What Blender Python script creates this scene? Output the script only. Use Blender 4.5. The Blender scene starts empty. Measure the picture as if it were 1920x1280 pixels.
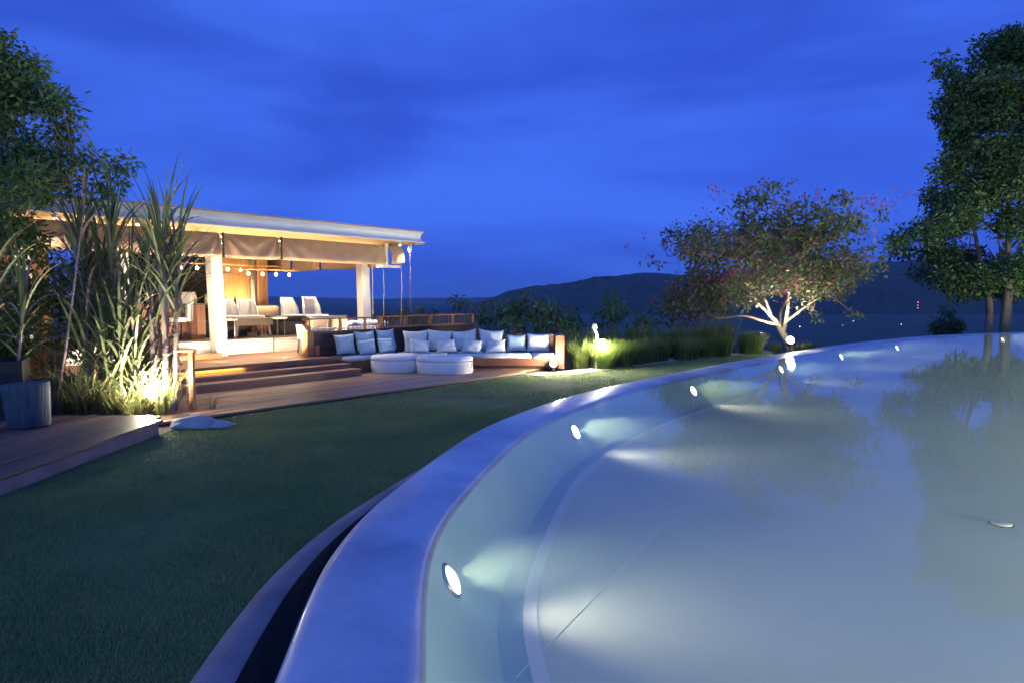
import bpy, bmesh, math, random
import numpy as np
from mathutils import Vector, Matrix
R = math.radians
rng = np.random.default_rng(7)
random.seed(7)
sc = bpy.context.scene
COL = sc.collection

# ---------------------------------------------------------------- camera
cam = bpy.data.cameras.new('camera'); cam.lens = 24; cam.sensor_width = 36
cam.clip_start = 0.05; cam.clip_end = 40000
camo = bpy.data.objects.new('camera', cam); COL.objects.link(camo)
camo.location = (0, 0, 1.7)
camo.rotation_euler = (R(90) - math.atan(83 / 1280), 0, 0)
sc.camera = camo

# ---------------------------------------------------------------- world: blue hour sky
SUN_EL, SUN_AZ = 6.0, 200.0
w = bpy.data.worlds.new('World'); sc.world = w; w.use_nodes = True
nt = w.node_tree; N = nt.nodes; L = nt.links
bg = N['Background']
sky = N.new('ShaderNodeTexSky'); sky.sky_type = 'NISHITA'; sky.sun_disc = False
sky.sun_elevation = R(SUN_EL); sky.sun_rotation = R(SUN_AZ); sky.ozone_density = 8; sky.dust_density = 0.2
tc = N.new('ShaderNodeTexCoord')
mp = N.new('ShaderNodeMapping'); mp.inputs['Scale'].default_value = (0.9, 1.1, 4.2); mp.inputs['Rotation'].default_value = (0.0, R(9), R(20))
L.new(tc.outputs['Generated'], mp.inputs[0])
n1 = N.new('ShaderNodeTexNoise'); n1.inputs['Scale'].default_value = 1.7; n1.inputs['Detail'].default_value = 5; n1.inputs['Roughness'].default_value = 0.5; n1.inputs['Distortion'].default_value = 0.35
L.new(mp.outputs[0], n1.inputs['Vector'])
cr = N.new('ShaderNodeValToRGB'); cr.color_ramp.interpolation = 'EASE'
cr.color_ramp.elements[0].position = 0.34; cr.color_ramp.elements[0].color = (0.033, 0.092, 0.62, 1)
cr.color_ramp.elements[1].position = 0.68; cr.color_ramp.elements[1].color = (0.062, 0.182, 0.92, 1)
L.new(n1.outputs[0], cr.inputs[0])
tint = N.new('ShaderNodeMix'); tint.data_type = 'RGBA'; tint.blend_type = 'MULTIPLY'; tint.inputs[0].default_value = 1
L.new(sky.outputs[0], tint.inputs[6]); tint.inputs[7].default_value = (0.018, 0.045, 0.30, 1)
mixs = N.new('ShaderNodeMix'); mixs.data_type = 'RGBA'; mixs.inputs[0].default_value = 0.92
L.new(tint.outputs[2], mixs.inputs[6]); L.new(cr.outputs[0], mixs.inputs[7])
L.new(mixs.outputs[2], bg.inputs[0]); bg.inputs[1].default_value = 1.0

# the last faint glow of the set sun, behind the camera
sd = bpy.data.lights.new('sun', 'SUN'); sd.energy = 0.65; sd.angle = R(50); sd.color = (0.42, 0.74, 1.0)
so = bpy.data.objects.new('sun', sd); COL.objects.link(so)
so.rotation_euler = (R(90 - 38), 0, R(-20))   # from behind the camera, slightly to its left

vs = sc.view_settings
vs.view_transform = 'Standard'; vs.look = 'None'; vs.exposure = 0; vs.gamma = 1; vs.use_curve_mapping = False
sc.render.engine = 'CYCLES'
cy = sc.cycles
cy.use_denoising = True; cy.max_bounces = 6; cy.diffuse_bounces = 3; cy.glossy_bounces = 3; cy.transparent_max_bounces = 12
cy.volume_bounces = 0; cy.caustics_reflective = False; cy.caustics_refractive = False
cy.sample_clamp_indirect = 2.0; cy.sample_clamp_direct = 0; cy.use_light_tree = True

# ---------------------------------------------------------------- materials
def mat(name): 
    m = bpy.data.materials.new(name); m.use_nodes = True
    return m, m.node_tree.nodes, m.node_tree.links, m.node_tree.nodes['Principled BSDF']
def c4(c): return (c[0], c[1], c[2], 1)
def surf(name, ca, cb, scale=6, rough=0.7, bump=0.15, stretch=(1, 1, 1), detail=5, objrand=0.0, bscale=None, coat=0.0, spec=0.5, coords='Object', metal=0.0):
    """noise-varied dielectric; objrand shifts lightness from piece to piece"""
    m, n, l, b = mat(name)
    t = n.new('ShaderNodeTexCoord'); mp = n.new('ShaderNodeMapping'); mp.inputs['Scale'].default_value = stretch
    l.new(t.outputs[coords], mp.inputs[0])
    vec = mp.outputs[0]
    if objrand:
        oi = n.new('ShaderNodeObjectInfo')
        va = n.new('ShaderNodeVectorMath'); va.operation = 'MULTIPLY_ADD'
        l.new(oi.outputs['Random'], va.inputs[0]); va.inputs[1].default_value = (31, 17, 53); l.new(mp.outputs[0], va.inputs[2])
        vec = va.outputs[0]
    no = n.new('ShaderNodeTexNoise'); no.inputs['Scale'].default_value = scale; no.inputs['Detail'].default_value = detail; no.inputs['Roughness'].default_value = 0.6
    l.new(vec, no.inputs['Vector'])
    mr = n.new('ShaderNodeMapRange'); mr.inputs[1].default_value = 0.3; mr.inputs[2].default_value = 0.7; l.new(no.outputs[0], mr.inputs[0])
    mx = n.new('ShaderNodeMix'); mx.data_type = 'RGBA'; mx.inputs[6].default_value = c4(ca); mx.inputs[7].default_value = c4(cb)
    l.new(mr.outputs[0], mx.inputs[0]); out = mx.outputs[2]
    if objrand:
        hs = n.new('ShaderNodeHueSaturation'); mr2 = n.new('ShaderNodeMapRange')
        mr2.inputs[3].default_value = 1 - objrand; mr2.inputs[4].default_value = 1 + objrand
        l.new(oi.outputs['Random'], mr2.inputs[0]); l.new(mr2.outputs[0], hs.inputs['Value']); l.new(out, hs.inputs['Color']); out = hs.outputs[0]
    l.new(out, b.inputs['Base Color'])
    b.inputs['Roughness'].default_value = rough; b.inputs['Specular IOR Level'].default_value = spec
    b.inputs['Coat Weight'].default_value = coat; b.inputs['Coat Roughness'].default_value = 0.12; b.inputs['Metallic'].default_value = metal
    if bump:
        nb = no
        if bscale:
            nb = n.new('ShaderNodeTexNoise'); nb.inputs['Scale'].default_value = bscale; nb.inputs['Detail'].default_value = 4; l.new(vec, nb.inputs['Vector'])
        bp = n.new('ShaderNodeBump'); bp.inputs['Strength'].default_value = bump; bp.inputs['Distance'].default_value = 0.02
        l.new(nb.outputs[0], bp.inputs['Height']); l.new(bp.outputs[0], b.inputs['Normal'])
    return m
def emit(name, col, strength):
    m, n, l, b = mat(name)
    b.inputs['Base Color'].default_value = c4(col); b.inputs['Emission Color'].default_value = c4(col); b.inputs['Emission Strength'].default_value = strength
    return m
def leafmat(name, cols, trans=0.35, rough=0.45):
    """each leaf (mesh island) takes its own colour from the list"""
    m, n, l, b = mat(name)
    g = n.new('ShaderNodeNewGeometry'); r = n.new('ShaderNodeValToRGB')
    while len(r.color_ramp.elements) < len(cols): r.color_ramp.elements.new(0.5)
    for i, c in enumerate(cols):
        r.color_ramp.elements[i].position = i / max(1, len(cols) - 1); r.color_ramp.elements[i].color = c4(c)
    l.new(g.outputs['Random Per Island'], r.inputs[0]); l.new(r.outputs[0], b.inputs['Base Color'])
    b.inputs['Roughness'].default_value = rough
    tr = n.new('ShaderNodeBsdfTranslucent'); l.new(r.outputs[0], tr.inputs[0])
    ms = n.new('ShaderNodeMixShader'); ms.inputs[0].default_value = trans
    l.new(b.outputs[0], ms.inputs[1]); l.new(tr.outputs[0], ms.inputs[2]); l.new(ms.outputs[0], n['Material Output'].inputs[0])
    return m

M = {}
M['deck'] = surf('deck_wood', (0.28, 0.15, 0.078), (0.44, 0.255, 0.14), 5, 0.42, 0.25, (0.35, 9, 9), 6, 0.22, coat=0.15)
M['deck_dark'] = surf('deck_wood_grey', (0.085, 0.052, 0.050), (0.15, 0.095, 0.085), 5, 0.5, 0.25, (9, 0.35, 9), 6, 0.25, coat=0.1)
M['wood'] = surf('warm_wood', (0.30, 0.13, 0.055), (0.45, 0.21, 0.09), 4, 0.45, 0.2, (0.4, 8, 8), 6, 0.15)
M['wood_v'] = surf('panel_wood', (0.30, 0.13, 0.045), (0.46, 0.22, 0.08), 4, 0.4, 0.2, (8, 8, 0.4), 6, 0.12)
M['wood_dk'] = surf('dark_timber', (0.030, 0.020, 0.017), (0.065, 0.042, 0.034), 4, 0.6, 0.2, (0.5, 8, 8), 6, 0.1)
M['sofa_wood'] = surf('sofa_wood', (0.13, 0.055, 0.032), (0.24, 0.105, 0.06), 4, 0.45, 0.2, (0.5, 8, 8), 6, 0.15)
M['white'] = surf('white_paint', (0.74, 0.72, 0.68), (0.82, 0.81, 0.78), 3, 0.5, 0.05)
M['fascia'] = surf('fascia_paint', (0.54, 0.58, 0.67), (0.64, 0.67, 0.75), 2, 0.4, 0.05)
M['soffit'] = surf('soffit_board', (0.50, 0.335, 0.17), (0.58, 0.395, 0.21), 3, 0.55, 0.08, (0.5, 8, 1))
M['canvas'] = surf('canvas', (0.38, 0.25, 0.18), (0.47, 0.32, 0.24), 5, 0.9, 0.3, bscale=14)
M['strap'] = surf('strap_webbing', (0.035, 0.028, 0.022), (0.06, 0.05, 0.04), 20, 0.9, 0.1)
M['fab_white'] = surf('white_fabric', (0.74, 0.73, 0.72), (0.82, 0.81, 0.80), 8, 0.85, 0.2, bscale=60)
M['fab_pale'] = surf('pale_blue_fabric', (0.50, 0.56, 0.60), (0.60, 0.66, 0.69), 8, 0.85, 0.3, bscale=25)
M['fab_aqua'] = surf('aqua_fabric', (0.32, 0.47, 0.55), (0.40, 0.55, 0.62), 8, 0.85, 0.3, bscale=25)
M['fab_beige'] = surf('beige_fabric', (0.46, 0.36, 0.25), (0.54, 0.43, 0.31), 8, 0.9, 0.2, bscale=50)
M['black'] = surf('black_rattan', (0.012, 0.011, 0.011), (0.03, 0.027, 0.025), 30, 0.6, 0.4)
M['taupe'] = surf('taupe_wood', (0.065, 0.048, 0.042), (0.10, 0.076, 0.066), 5, 0.5, 0.15, (0.5, 8, 8))
M['metal'] = surf('dark_metal', (0.06, 0.06, 0.06), (0.09, 0.09, 0.09), 20, 0.35, 0.05, metal=0.9)
M['steel'] = surf('steel', (0.5, 0.5, 0.5), (0.6, 0.6, 0.6), 20, 0.3, 0.02, metal=1.0)
M['rim'] = surf('wet_concrete', (0.22, 0.26, 0.36), (0.52, 0.55, 0.62), 1.1, 0.5, 0.35, detail=10, coat=0.3, bscale=9, coords='Object')
M['rim_side'] = surf('rim_render', (0.10, 0.10, 0.11), (0.2, 0.19, 0.2), 5, 0.7, 0.2)
M['kerb'] = surf('kerb_stone', (0.17, 0.125, 0.135), (0.30, 0.225, 0.235), 2.5, 0.75, 0.3, detail=8, bscale=30)
M['gutter'] = surf('gutter', (0.01, 0.01, 0.012), (0.03, 0.03, 0.03), 6, 0.6, 0.3)
M['pool'] = surf('pool_plaster', (0.62, 0.68, 0.62), (0.74, 0.78, 0.72), 0.8, 0.75, 0.06, detail=6, bscale=20)
M['pool_wall'] = surf('pool_wall_plaster', (0.30, 0.52, 0.60), (0.38, 0.60, 0.68), 1.2, 0.75, 0.06, detail=6, bscale=20)
M['pool_edge'] = surf('pool_nosing', (0.78, 0.80, 0.82), (0.88, 0.89, 0.9), 2, 0.6, 0.1)
M['soil'] = surf('soil', (0.05, 0.036, 0.025), (0.10, 0.072, 0.05), 8, 0.95, 0.6, bscale=40)
M['sand'] = surf('pale_gravel', (0.36, 0.32, 0.25), (0.55, 0.50, 0.41), 14, 0.95, 0.6, bscale=60)
M['stone'] = surf('pale_stone', (0.24, 0.235, 0.25), (0.36, 0.35, 0.37), 3, 0.7, 0.4, detail=8)
M['lawn'] = surf('lawn_soil', (0.05, 0.10, 0.035), (0.10, 0.16, 0.055), 2.2, 0.95, 0.5, detail=8, bscale=50)
M['terrain'] = surf('valley_ground', (0.022, 0.040, 0.026), (0.045, 0.065, 0.045), 0.004, 0.95, 0.0, detail=8)
M['mount'] = surf('forested_mountain', (0.014, 0.026, 0.02), (0.028, 0.042, 0.032), 0.003, 0.95, 0.0, detail=8)
M['bark_pale'] = surf('pale_bark', (0.20, 0.155, 0.11), (0.34, 0.28, 0.21), 6, 0.85, 0.5, (1, 1, 0.3))
M['bark'] = surf('brown_bark', (0.16, 0.12, 0.09), (0.32, 0.25, 0.19), 6, 0.9, 0.6, (3, 3, 0.4))
M['stump'] = surf('weathered_log', (0.03, 0.05, 0.07), (0.085, 0.12, 0.15), 5, 0.8, 0.5, (5, 5, 0.5), detail=8)
M['cane'] = surf('cane_stalk', (0.26, 0.17, 0.17), (0.46, 0.34, 0.29), 5, 0.6, 0.2, (2, 2, 6), 4, 0.2)
M['husk'] = surf('dry_husk', (0.24, 0.18, 0.15), (0.40, 0.31, 0.25), 6, 0.85, 0.3, (6, 6, 0.6), 4, 0.2)
M['blade'] = leafmat('cane_leaf', [(0.05, 0.10, 0.035), (0.085, 0.14, 0.05), (0.13, 0.17, 0.07), (0.24, 0.21, 0.11)], 0.3)
M['blade_l'] = surf('cane_leaf_blade', (0.085, 0.14, 0.055), (0.20, 0.235, 0.10), 3, 0.5, 0.1, objrand=0.35)
M['grass'] = leafmat('lawn_blades', [(0.09, 0.18, 0.06), (0.11, 0.22, 0.07), (0.14, 0.24, 0.085), (0.24, 0.25, 0.12)], 0.3, 0.6)
gm = M['grass'].node_tree; gn = gm.nodes; ramp = [q for q in gn if q.type == 'VALTORGB'][0]
gt = gn.new('ShaderNodeTexCoord'); gz = gn.new('ShaderNodeTexNoise'); gz.inputs['Scale'].default_value = 0.9; gz.inputs['Detail'].default_value = 6; gz.inputs['Roughness'].default_value = 0.65
gm.links.new(gt.outputs['Object'], gz.inputs['Vector']); gr = gn.new('ShaderNodeMapRange'); gr.inputs[1].default_value = 0.36; gr.inputs[2].default_value = 0.66; gm.links.new(gz.outputs[0], gr.inputs[0])
gx = gn.new('ShaderNodeMix'); gx.data_type = 'RGBA'; gx.blend_type = 'MULTIPLY'; gx.inputs[7].default_value = (1.75, 1.25, 1.35, 1); gm.links.new(gr.outputs[0], gx.inputs[0]); gm.links.new(ramp.outputs[0], gx.inputs[6])
gh = gn.new('ShaderNodeHueSaturation'); gh.inputs['Value'].default_value = 1.12; gm.links.new(gx.outputs[2], gh.inputs['Color'])
for q in list(gm.links):
    if q.from_node == ramp and q.to_node.type in ('BSDF_PRINCIPLED', 'BSDF_TRANSLUCENT'): ts = q.to_socket; gm.links.remove(q); gm.links.new(gh.outputs[0], ts)
M['reed'] = leafmat('ornamental_grass', [(0.07, 0.13, 0.025), (0.11, 0.18, 0.035), (0.17, 0.23, 0.05), (0.25, 0.25, 0.11)], 0.35, 0.55)
M['straw'] = leafmat('straw_grass', [(0.10, 0.14, 0.04), (0.20, 0.22, 0.08), (0.34, 0.31, 0.15), (0.15, 0.18, 0.05)], 0.3, 0.6)
M['leaf_dk'] = leafmat('dark_leaf', [(0.05, 0.105, 0.03), (0.08, 0.155, 0.042), (0.11, 0.195, 0.053), (0.15, 0.22, 0.07)], 0.3)
M['leaf_fl'] = leafmat('flowering_tree_leaf', [(0.06, 0.095, 0.035), (0.09, 0.13, 0.045), (0.13, 0.155, 0.055), (0.10, 0.09, 0.045)], 0.3)
M['petal'] = leafmat('pink_petal', [(0.34, 0.06, 0.16), (0.46, 0.11, 0.26), (0.30, 0.06, 0.20)], 0.4)
M['lamp'] = emit('lamp_glass', (1.0, 0.90, 0.72), 18)
M['bulb'] = emit('bulb_glass', (1.0, 0.80, 0.50), 9)
M['poollens'] = emit('pool_light_lens', (1.0, 0.93, 0.78), 12)
M['led'] = emit('led_strip', (1.0, 0.66, 0.14), 75)
M['cove'] = emit('cove_strip', (1.0, 0.74, 0.42), 10)
M['town'] = emit('lit_window', (1.0, 0.93, 0.85), 7.0)
M['red'] = emit('red_beacon', (1.0, 0.10, 0.12), 3.0)
M['glass'] = surf('bottle_glass', (0.35, 0.30, 0.24), (0.62, 0.56, 0.46), 3, 0.15, 0)
M['glass_dk'] = surf('dark_bottle_glass', (0.03, 0.02, 0.015), (0.06, 0.04, 0.02), 3, 0.1, 0)
M['dark_wall'] = surf('dark_wall', (0.004, 0.0035, 0.0035), (0.007, 0.006, 0.006), 3, 0.95, 0.1, spec=0.1)
M['bar_wood'] = surf('bar_wood', (0.13, 0.05, 0.028), (0.22, 0.09, 0.05), 4, 0.45, 0.2, (8, 8, 0.4), 6, 0.12)
M['inlet'] = surf('white_plastic', (0.75, 0.78, 0.78), (0.82, 0.84, 0.84), 5, 0.4, 0)

# water: a clear sheet that reflects by Fresnel and lets the pool be seen below
m, n, l, b = mat('pool_water'); n.remove(b)
gl = n.new('ShaderNodeBsdfGlossy'); gl.inputs['Roughness'].default_value = 0.035
tr = n.new('ShaderNodeBsdfTransparent'); tr.inputs[0].default_value = (0.96, 0.99, 0.99, 1)
fr = n.new('ShaderNodeFresnel'); fr.inputs[0].default_value = 1.33
ms = n.new('ShaderNodeMixShader'); l.new(fr.outputs[0], ms.inputs[0]); l.new(tr.outputs[0], ms.inputs[1]); l.new(gl.outputs[0], ms.inputs[2])
l.new(ms.outputs[0], n['Material Output'].inputs[0])
t = n.new('ShaderNodeTexCoord'); no = n.new('ShaderNodeTexNoise'); no.inputs['Scale'].default_value = 1.1; no.inputs['Detail'].default_value = 2
l.new(t.outputs['Object'], no.inputs['Vector'])
bp = n.new('ShaderNodeBump'); bp.inputs['Strength'].default_value = 0.05; bp.inputs['Distance'].default_value = 0.02
l.new(no.outputs[0], bp.inputs['Height']); l.new(bp.outputs[0], gl.inputs['Normal'])
va = n.new('ShaderNodeVolumePrincipled'); va.inputs['Color'].default_value = (0.70, 0.97, 0.86, 1); va.inputs['Density'].default_value = 0.17; va.inputs['Anisotropy'].default_value = 0.0
l.new(va.outputs[0], n['Material Output'].inputs['Volume'])
M['water'] = m

# ---------------------------------------------------------------- mesh helpers
def link(name, me, m, parent=None, smooth=False):
    o = bpy.data.objects.new(name, me); COL.objects.link(o)
    if m is not None: me.materials.append(M[m] if isinstance(m, str) else m)
    if smooth: me.polygons.foreach_set('use_smooth', [True] * len(me.polygons))
    if parent is not None: o.parent = parent
    return o
def tag(o, label, cat, group=None):
    o['label'] = label; o['category'] = cat
    if group: o['group'] = group
    return o
def struct(o): o['kind'] = 'structure'; return o
def thing(name, label, cat, loc=(0, 0, 0), rz=0.0, group=None):
    o = bpy.data.objects.new(name, None); COL.objects.link(o); o.empty_display_size = 0.2
    o.location = loc; o.rotation_euler = (0, 0, rz)
    return tag(o, label, cat, group)
class MB:
    """collects shapes; build() links them as one mesh object. (ox,oy,oz) is subtracted from every point."""
    def __init__(s, o=(0, 0, 0)): s.v = []; s.f = []; s.o = o
    def add(s, vs, fs):
        b = len(s.v); s.v += [(p[0] - s.o[0], p[1] - s.o[1], p[2] - s.o[2]) for p in vs]; s.f += [tuple(b + i for i in f) for f in fs]; return s
    def box(s, x0, x1, y0, y1, z0, z1, bev=0.0):
        if bev <= 0:
            return s.add([(x0,y0,z0),(x1,y0,z0),(x1,y1,z0),(x0,y1,z0),(x0,y0,z1),(x1,y0,z1),(x1,y1,z1),(x0,y1,z1)],
                  [(0,3,2,1),(4,5,6,7),(0,1,5,4),(1,2,6,5),(2,3,7,6),(3,0,4,7)])
        bm = bmesh.new(); bmesh.ops.create_cube(bm, size=1)
        for v in bm.verts: v.co = Vector(((x0+x1)/2 + v.co.x*(x1-x0), (y0+y1)/2 + v.co.y*(y1-y0), (z0+z1)/2 + v.co.z*(z1-z0)))
        bmesh.ops.bevel(bm, geom=bm.edges[:], offset=bev, segments=2, affect='EDGES', profile=0.5)
        bm.verts.index_update(); s.add([tuple(v.co) for v in bm.verts], [[v.index for v in f.verts] for f in bm.faces]); bm.free(); return s
    def prism(s, pts, z0, z1):
        k = len(pts)
        return s.add([(p[0], p[1], z0) for p in pts] + [(p[0], p[1], z1) for p in pts],
              [tuple(range(k))[::-1], tuple(range(k, 2*k))] + [(i, (i+1) % k, k + (i+1) % k, k + i) for i in range(k)])
    def tube(s, pts, rad, k=7, cap=True):
        P = [Vector(p) for p in pts]; m = len(P)
        if not hasattr(rad, '__len__'): rad = [rad] * m
        up = Vector((0.13, 0.27, 1)); vs = []
        for i in range(m):
            d = (P[min(i+1, m-1)] - P[max(i-1, 0)]).normalized()
            a = d.cross(up if abs(d.dot(up.normalized())) < 0.95 else Vector((1, 0.2, 0))).normalized(); bb = d.cross(a)
            vs += [tuple(P[i] + (a*math.cos(2*math.pi*j/k) + bb*math.sin(2*math.pi*j/k)) * rad[i]) for j in range(k)]
        fs = [(i*k+j, i*k+(j+1) % k, (i+1)*k+(j+1) % k, (i+1)*k+j) for i in range(m-1) for j in range(k)]
        if cap: fs += [tuple(range(k))[::-1], tuple(range((m-1)*k, m*k))]
        return s.add(vs, fs)
    def lathe(s, prof, c=(0, 0, 0), k=16, sx=1, sy=1):
        vs = [(c[0] + r*math.cos(2*math.pi*j/k)*sx, c[1] + r*math.sin(2*math.pi*j/k)*sy, c[2] + z) for r, z in prof for j in range(k)]; m = len(prof)
        fs = [(i*k+j, i*k+(j+1) % k, (i+1)*k+(j+1) % k, (i+1)*k+j) for i in range(m-1) for j in range(k)]
        fs += [tuple(range(k))[::-1], tuple(range((m-1)*k, m*k))]
        return s.add(vs, fs)
    def mesh(s, name):
        me = bpy.data.meshes.new(name); me.from_pydata(s.v, [], s.f); me.update(); return me
    def build(s, name, m, parent=None, smooth=False): return link(name, s.mesh(name), m, parent, smooth)
def npmesh(name, V, F):
    """V (n,3), F (m,3|4) arrays to a mesh, quickly"""
    me = bpy.data.meshes.new(name); V = np.ascontiguousarray(V, np.float32); F = np.ascontiguousarray(F, np.int32)
    me.vertices.add(len(V)); me.vertices.foreach_set('co', V.ravel())
    k = F.shape[1]; me.loops.add(F.size); me.loops.foreach_set('vertex_index', F.ravel())
    me.polygons.add(len(F)); me.polygons.foreach_set('loop_start', np.arange(len(F), dtype=np.int32) * k)
    me.polygons.foreach_set('loop_total', np.full(len(F), k, np.int32)); me.update(calc_edges=True); me.validate(); return me
def unit(v): return v / np.maximum(np.linalg.norm(v, axis=-1, keepdims=True), 1e-9)
def leafgeo(pos, dirs, length, width, fold=0.25):
    """one folded diamond leaf per position: 4 verts, 2 triangles"""
    n = len(pos); d = unit(dirs); rnd = rng.normal(size=(n, 3)); side = unit(np.cross(d, rnd)); nor = np.cross(side, d)
    ln = (length * rng.uniform(0.65, 1.25, n))[:, None]; wd = (width * rng.uniform(0.7, 1.2, n))[:, None]
    mid = pos + d * ln * 0.45
    V = np.stack([pos, mid + side*wd*0.5 + nor*wd*fold, pos + d*ln, mid - side*wd*0.5 + nor*wd*fold], 1).reshape(-1, 3)
    b = np.arange(n)[:, None] * 4
    F = np.concatenate([b + np.array([[0, 1, 2]]), b + np.array([[0, 2, 3]])], 0)
    return V, F
def cluster_leaves(centres, k, spread, length, width, droop=0.2, out=None):
    """k leaves round each twig end"""
    c = np.repeat(centres, k, 0); off = rng.normal(size=c.shape) * spread
    d = unit(off) + rng.normal(size=c.shape) * 0.5 + np.array([0, 0, -droop])
    if out is not None: d = d + np.repeat(out, k, 0) * 0.5
    return leafgeo(c + off, d, length, width)
def lobes_points(lobes, dens):
    """points through the volume of lumpy lobes (x,y,z,r), thicker near the shell"""
    P = []
    for x, y, z, r in lobes:
        n = max(3, int(dens * r**2.3)); u = unit(rng.normal(size=(n, 3))); rr = r * rng.uniform(0.25, 1, n)**0.45
        P.append(np.array([x, y, z]) + u * rr[:, None] * np.array([1, 1, 0.85]))
    return np.concatenate(P)
AX = math.atan2(0.778, 0.628); CE, SE = math.cos(AX), math.sin(AX)
def W2(s, t, z=0.0): return (s*CE - t*SE, s*SE + t*CE, z)   # pavilion axes (s along its front, t into it) to world
def point(name, loc, energy, col=(1, 0.82, 0.58), rad=0.05, parent=None, spot=None, aim=None, blend=1.0):
    d = bpy.data.lights.new(name, 'SPOT' if spot else 'POINT'); d.energy = energy; d.color = col; d.shadow_soft_size = rad
    o = bpy.data.objects.new(name, d); COL.objects.link(o); o.location = loc
    if spot:
        d.spot_size = R(spot); d.spot_blend = blend
        o.rotation_euler = Vector(aim).to_track_quat('-Z', 'Y').to_euler()
    if parent is not None: o.parent = parent
    return o

# ================================================================ GROUND AND POOL
ctrl = np.array([(-.97,2.66),(-1.07,3.48),(-1.11,4.15),(-1.06,4.95),(-.86,6.07),(-.67,6.94),(-.36,8.1),(.30,9.62),(1.24,11.28),(2.44,12.95),(3.88,14.75),(5.70,16.95),
    (8.56,20.15),(10.59,22.3),(13.4,24.9),(17.28,27.9),(22.94,30.55),(26.6,31.0),(28.9,29.4),(28.0,26.2),(24.6,21.6),(20.2,16.4),(15.2,10.8),(10.6,5.6),(7.4,1.8),(4.6,-1.0),(2.0,-1.7),(0.1,-.9),(-.75,1.0)])  # unseen right side drawn in close so its added lights reach the water
def catmull(P, per=16):
    n = len(P); out = []
    for i in range(n):
        a, b_, c, d = P[i-1], P[i], P[(i+1) % n], P[(i+2) % n]
        for u in np.linspace(0, 1, per, endpoint=False):
            out.append(0.5*((2*b_) + (c-a)*u + (2*a-5*b_+4*c-d)*u*u + (-a+3*b_-3*c+d)*u**3))
    return np.array(out)
loop = catmull(ctrl)
for _ in range(14): loop = 0.5*loop + 0.25*(np.roll(loop, 1, 0) + np.roll(loop, -1, 0))
tan = unit(np.roll(loop, -1, 0) - np.roll(loop, 1, 0)); inw = np.stack([tan[:, 1], -tan[:, 0]], 1)   # points into the pool
for _ in range(6): inw = unit(0.5*inw + 0.25*(np.roll(inw, 1, 0) + np.roll(inw, -1, 0)))
NL = len(loop)
def strip(prof, name, m, smooth=True, lp=None):
    """sweep a profile of (offset into the pool, z) round the pool loop"""
    kf = np.ones(NL) if lp is None else lp
    V = np.concatenate([np.column_stack([loop + inw*(o*kf)[:, None], np.full(NL, z)]) for o, z in prof]); k = len(prof); i = np.arange(NL); j = (i+1) % NL
    F = np.concatenate([np.stack([q*NL+i, (q+1)*NL+i, (q+1)*NL+j, q*NL+j], 1) for q in range(k-1)])
    return struct(link(name, npmesh(name, V, F), m, None, smooth))
strip([(0.0, -0.30), (0.0, 0.115), (0.02, 0.138), (0.07, 0.146), (0.30, 0.149), (0.52, 0.143), (0.60, 0.128), (0.62, 0.10)], 'pool_rim', 'rim')
strip([(0.62, 0.10), (0.635, 0.06), (0.68, -0.06), (0.75, -0.18), (0.84, -0.275), (0.95, -0.33), (1.02, -0.344)], 'pool_wall', 'pool_wall')
strip([(1.01, -0.345), (1.22, -0.345)], 'pool_ledge', 'pool_wall')
strip([(1.18, -0.341), (1.27, -0.341)], 'pool_step_nosing', 'pool_edge', False)
koff = np.where(loop[:, 0] < np.maximum(1.0, loop[:, 1]*.62), 1.0 - 0.78*np.clip((loop[:, 1] - 2.6)/4.6, 0, 1)**1.25, 0.22)   # the channel and its kerb narrow away from the viewer
for _ in range(16): koff = 0.5*koff + 0.25*(np.roll(koff, 1) + np.roll(koff, -1))
strip([(-0.22, 0.012), (-0.215, -0.28), (0.0, -0.28)], 'overflow_gutter', 'gutter', False, koff)
strip([(-0.42, -0.02), (-0.42, 0.018), (-0.41, 0.024), (-0.23, 0.024), (-0.22, 0.012)], 'kerb', 'kerb', False, koff)
def ngon(off, z, name, m):
    p = loop + inw*off; me = bpy.data.meshes.new(name); me.from_pydata([(q[0], q[1], z) for q in p[::-1]], [], [tuple(range(NL))]); me.update()
    return struct(link(name, me, m))
pfloor = ngon(1.22, -0.345, 'pool_floor', 'pool')
p = loop + inw*0.60; q_ = [(x_, y_, .132) for x_, y_ in p[::-1]] + [(x_, y_, -.352) for x_, y_ in p[::-1]]   # the body of water, a closed solid
me = bpy.data.meshes.new('pool_water'); me.from_pydata(q_, [], [tuple(range(NL)), tuple(range(2*NL-1, NL-1, -1))] + [(i+1 if i+1 < NL else 0, i, NL+i, NL+(i+1) % NL) for i in range(NL)]); me.update(); struct(link('pool_water', me, 'water'))
for a, b_ in [((0.02, 3.55), (1.35, 6.0)), ((5.2, 1.5), (9.6, 9.6)), ((9, 16.0), (15.0, 13.0))]:   # casting joints in the pool floor
    d = Vector((b_[0]-a[0], b_[1]-a[1], 0)).normalized(); q = Vector((-d.y, d.x, 0))*0.006
    A, B = Vector((*a, -0.342)), Vector((*b_, -0.342))
    MB().add([A+q, A-q, B-q, B+q], [(0, 1, 2, 3)]).build('floor_joint', 'pool_edge', pfloor)

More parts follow.
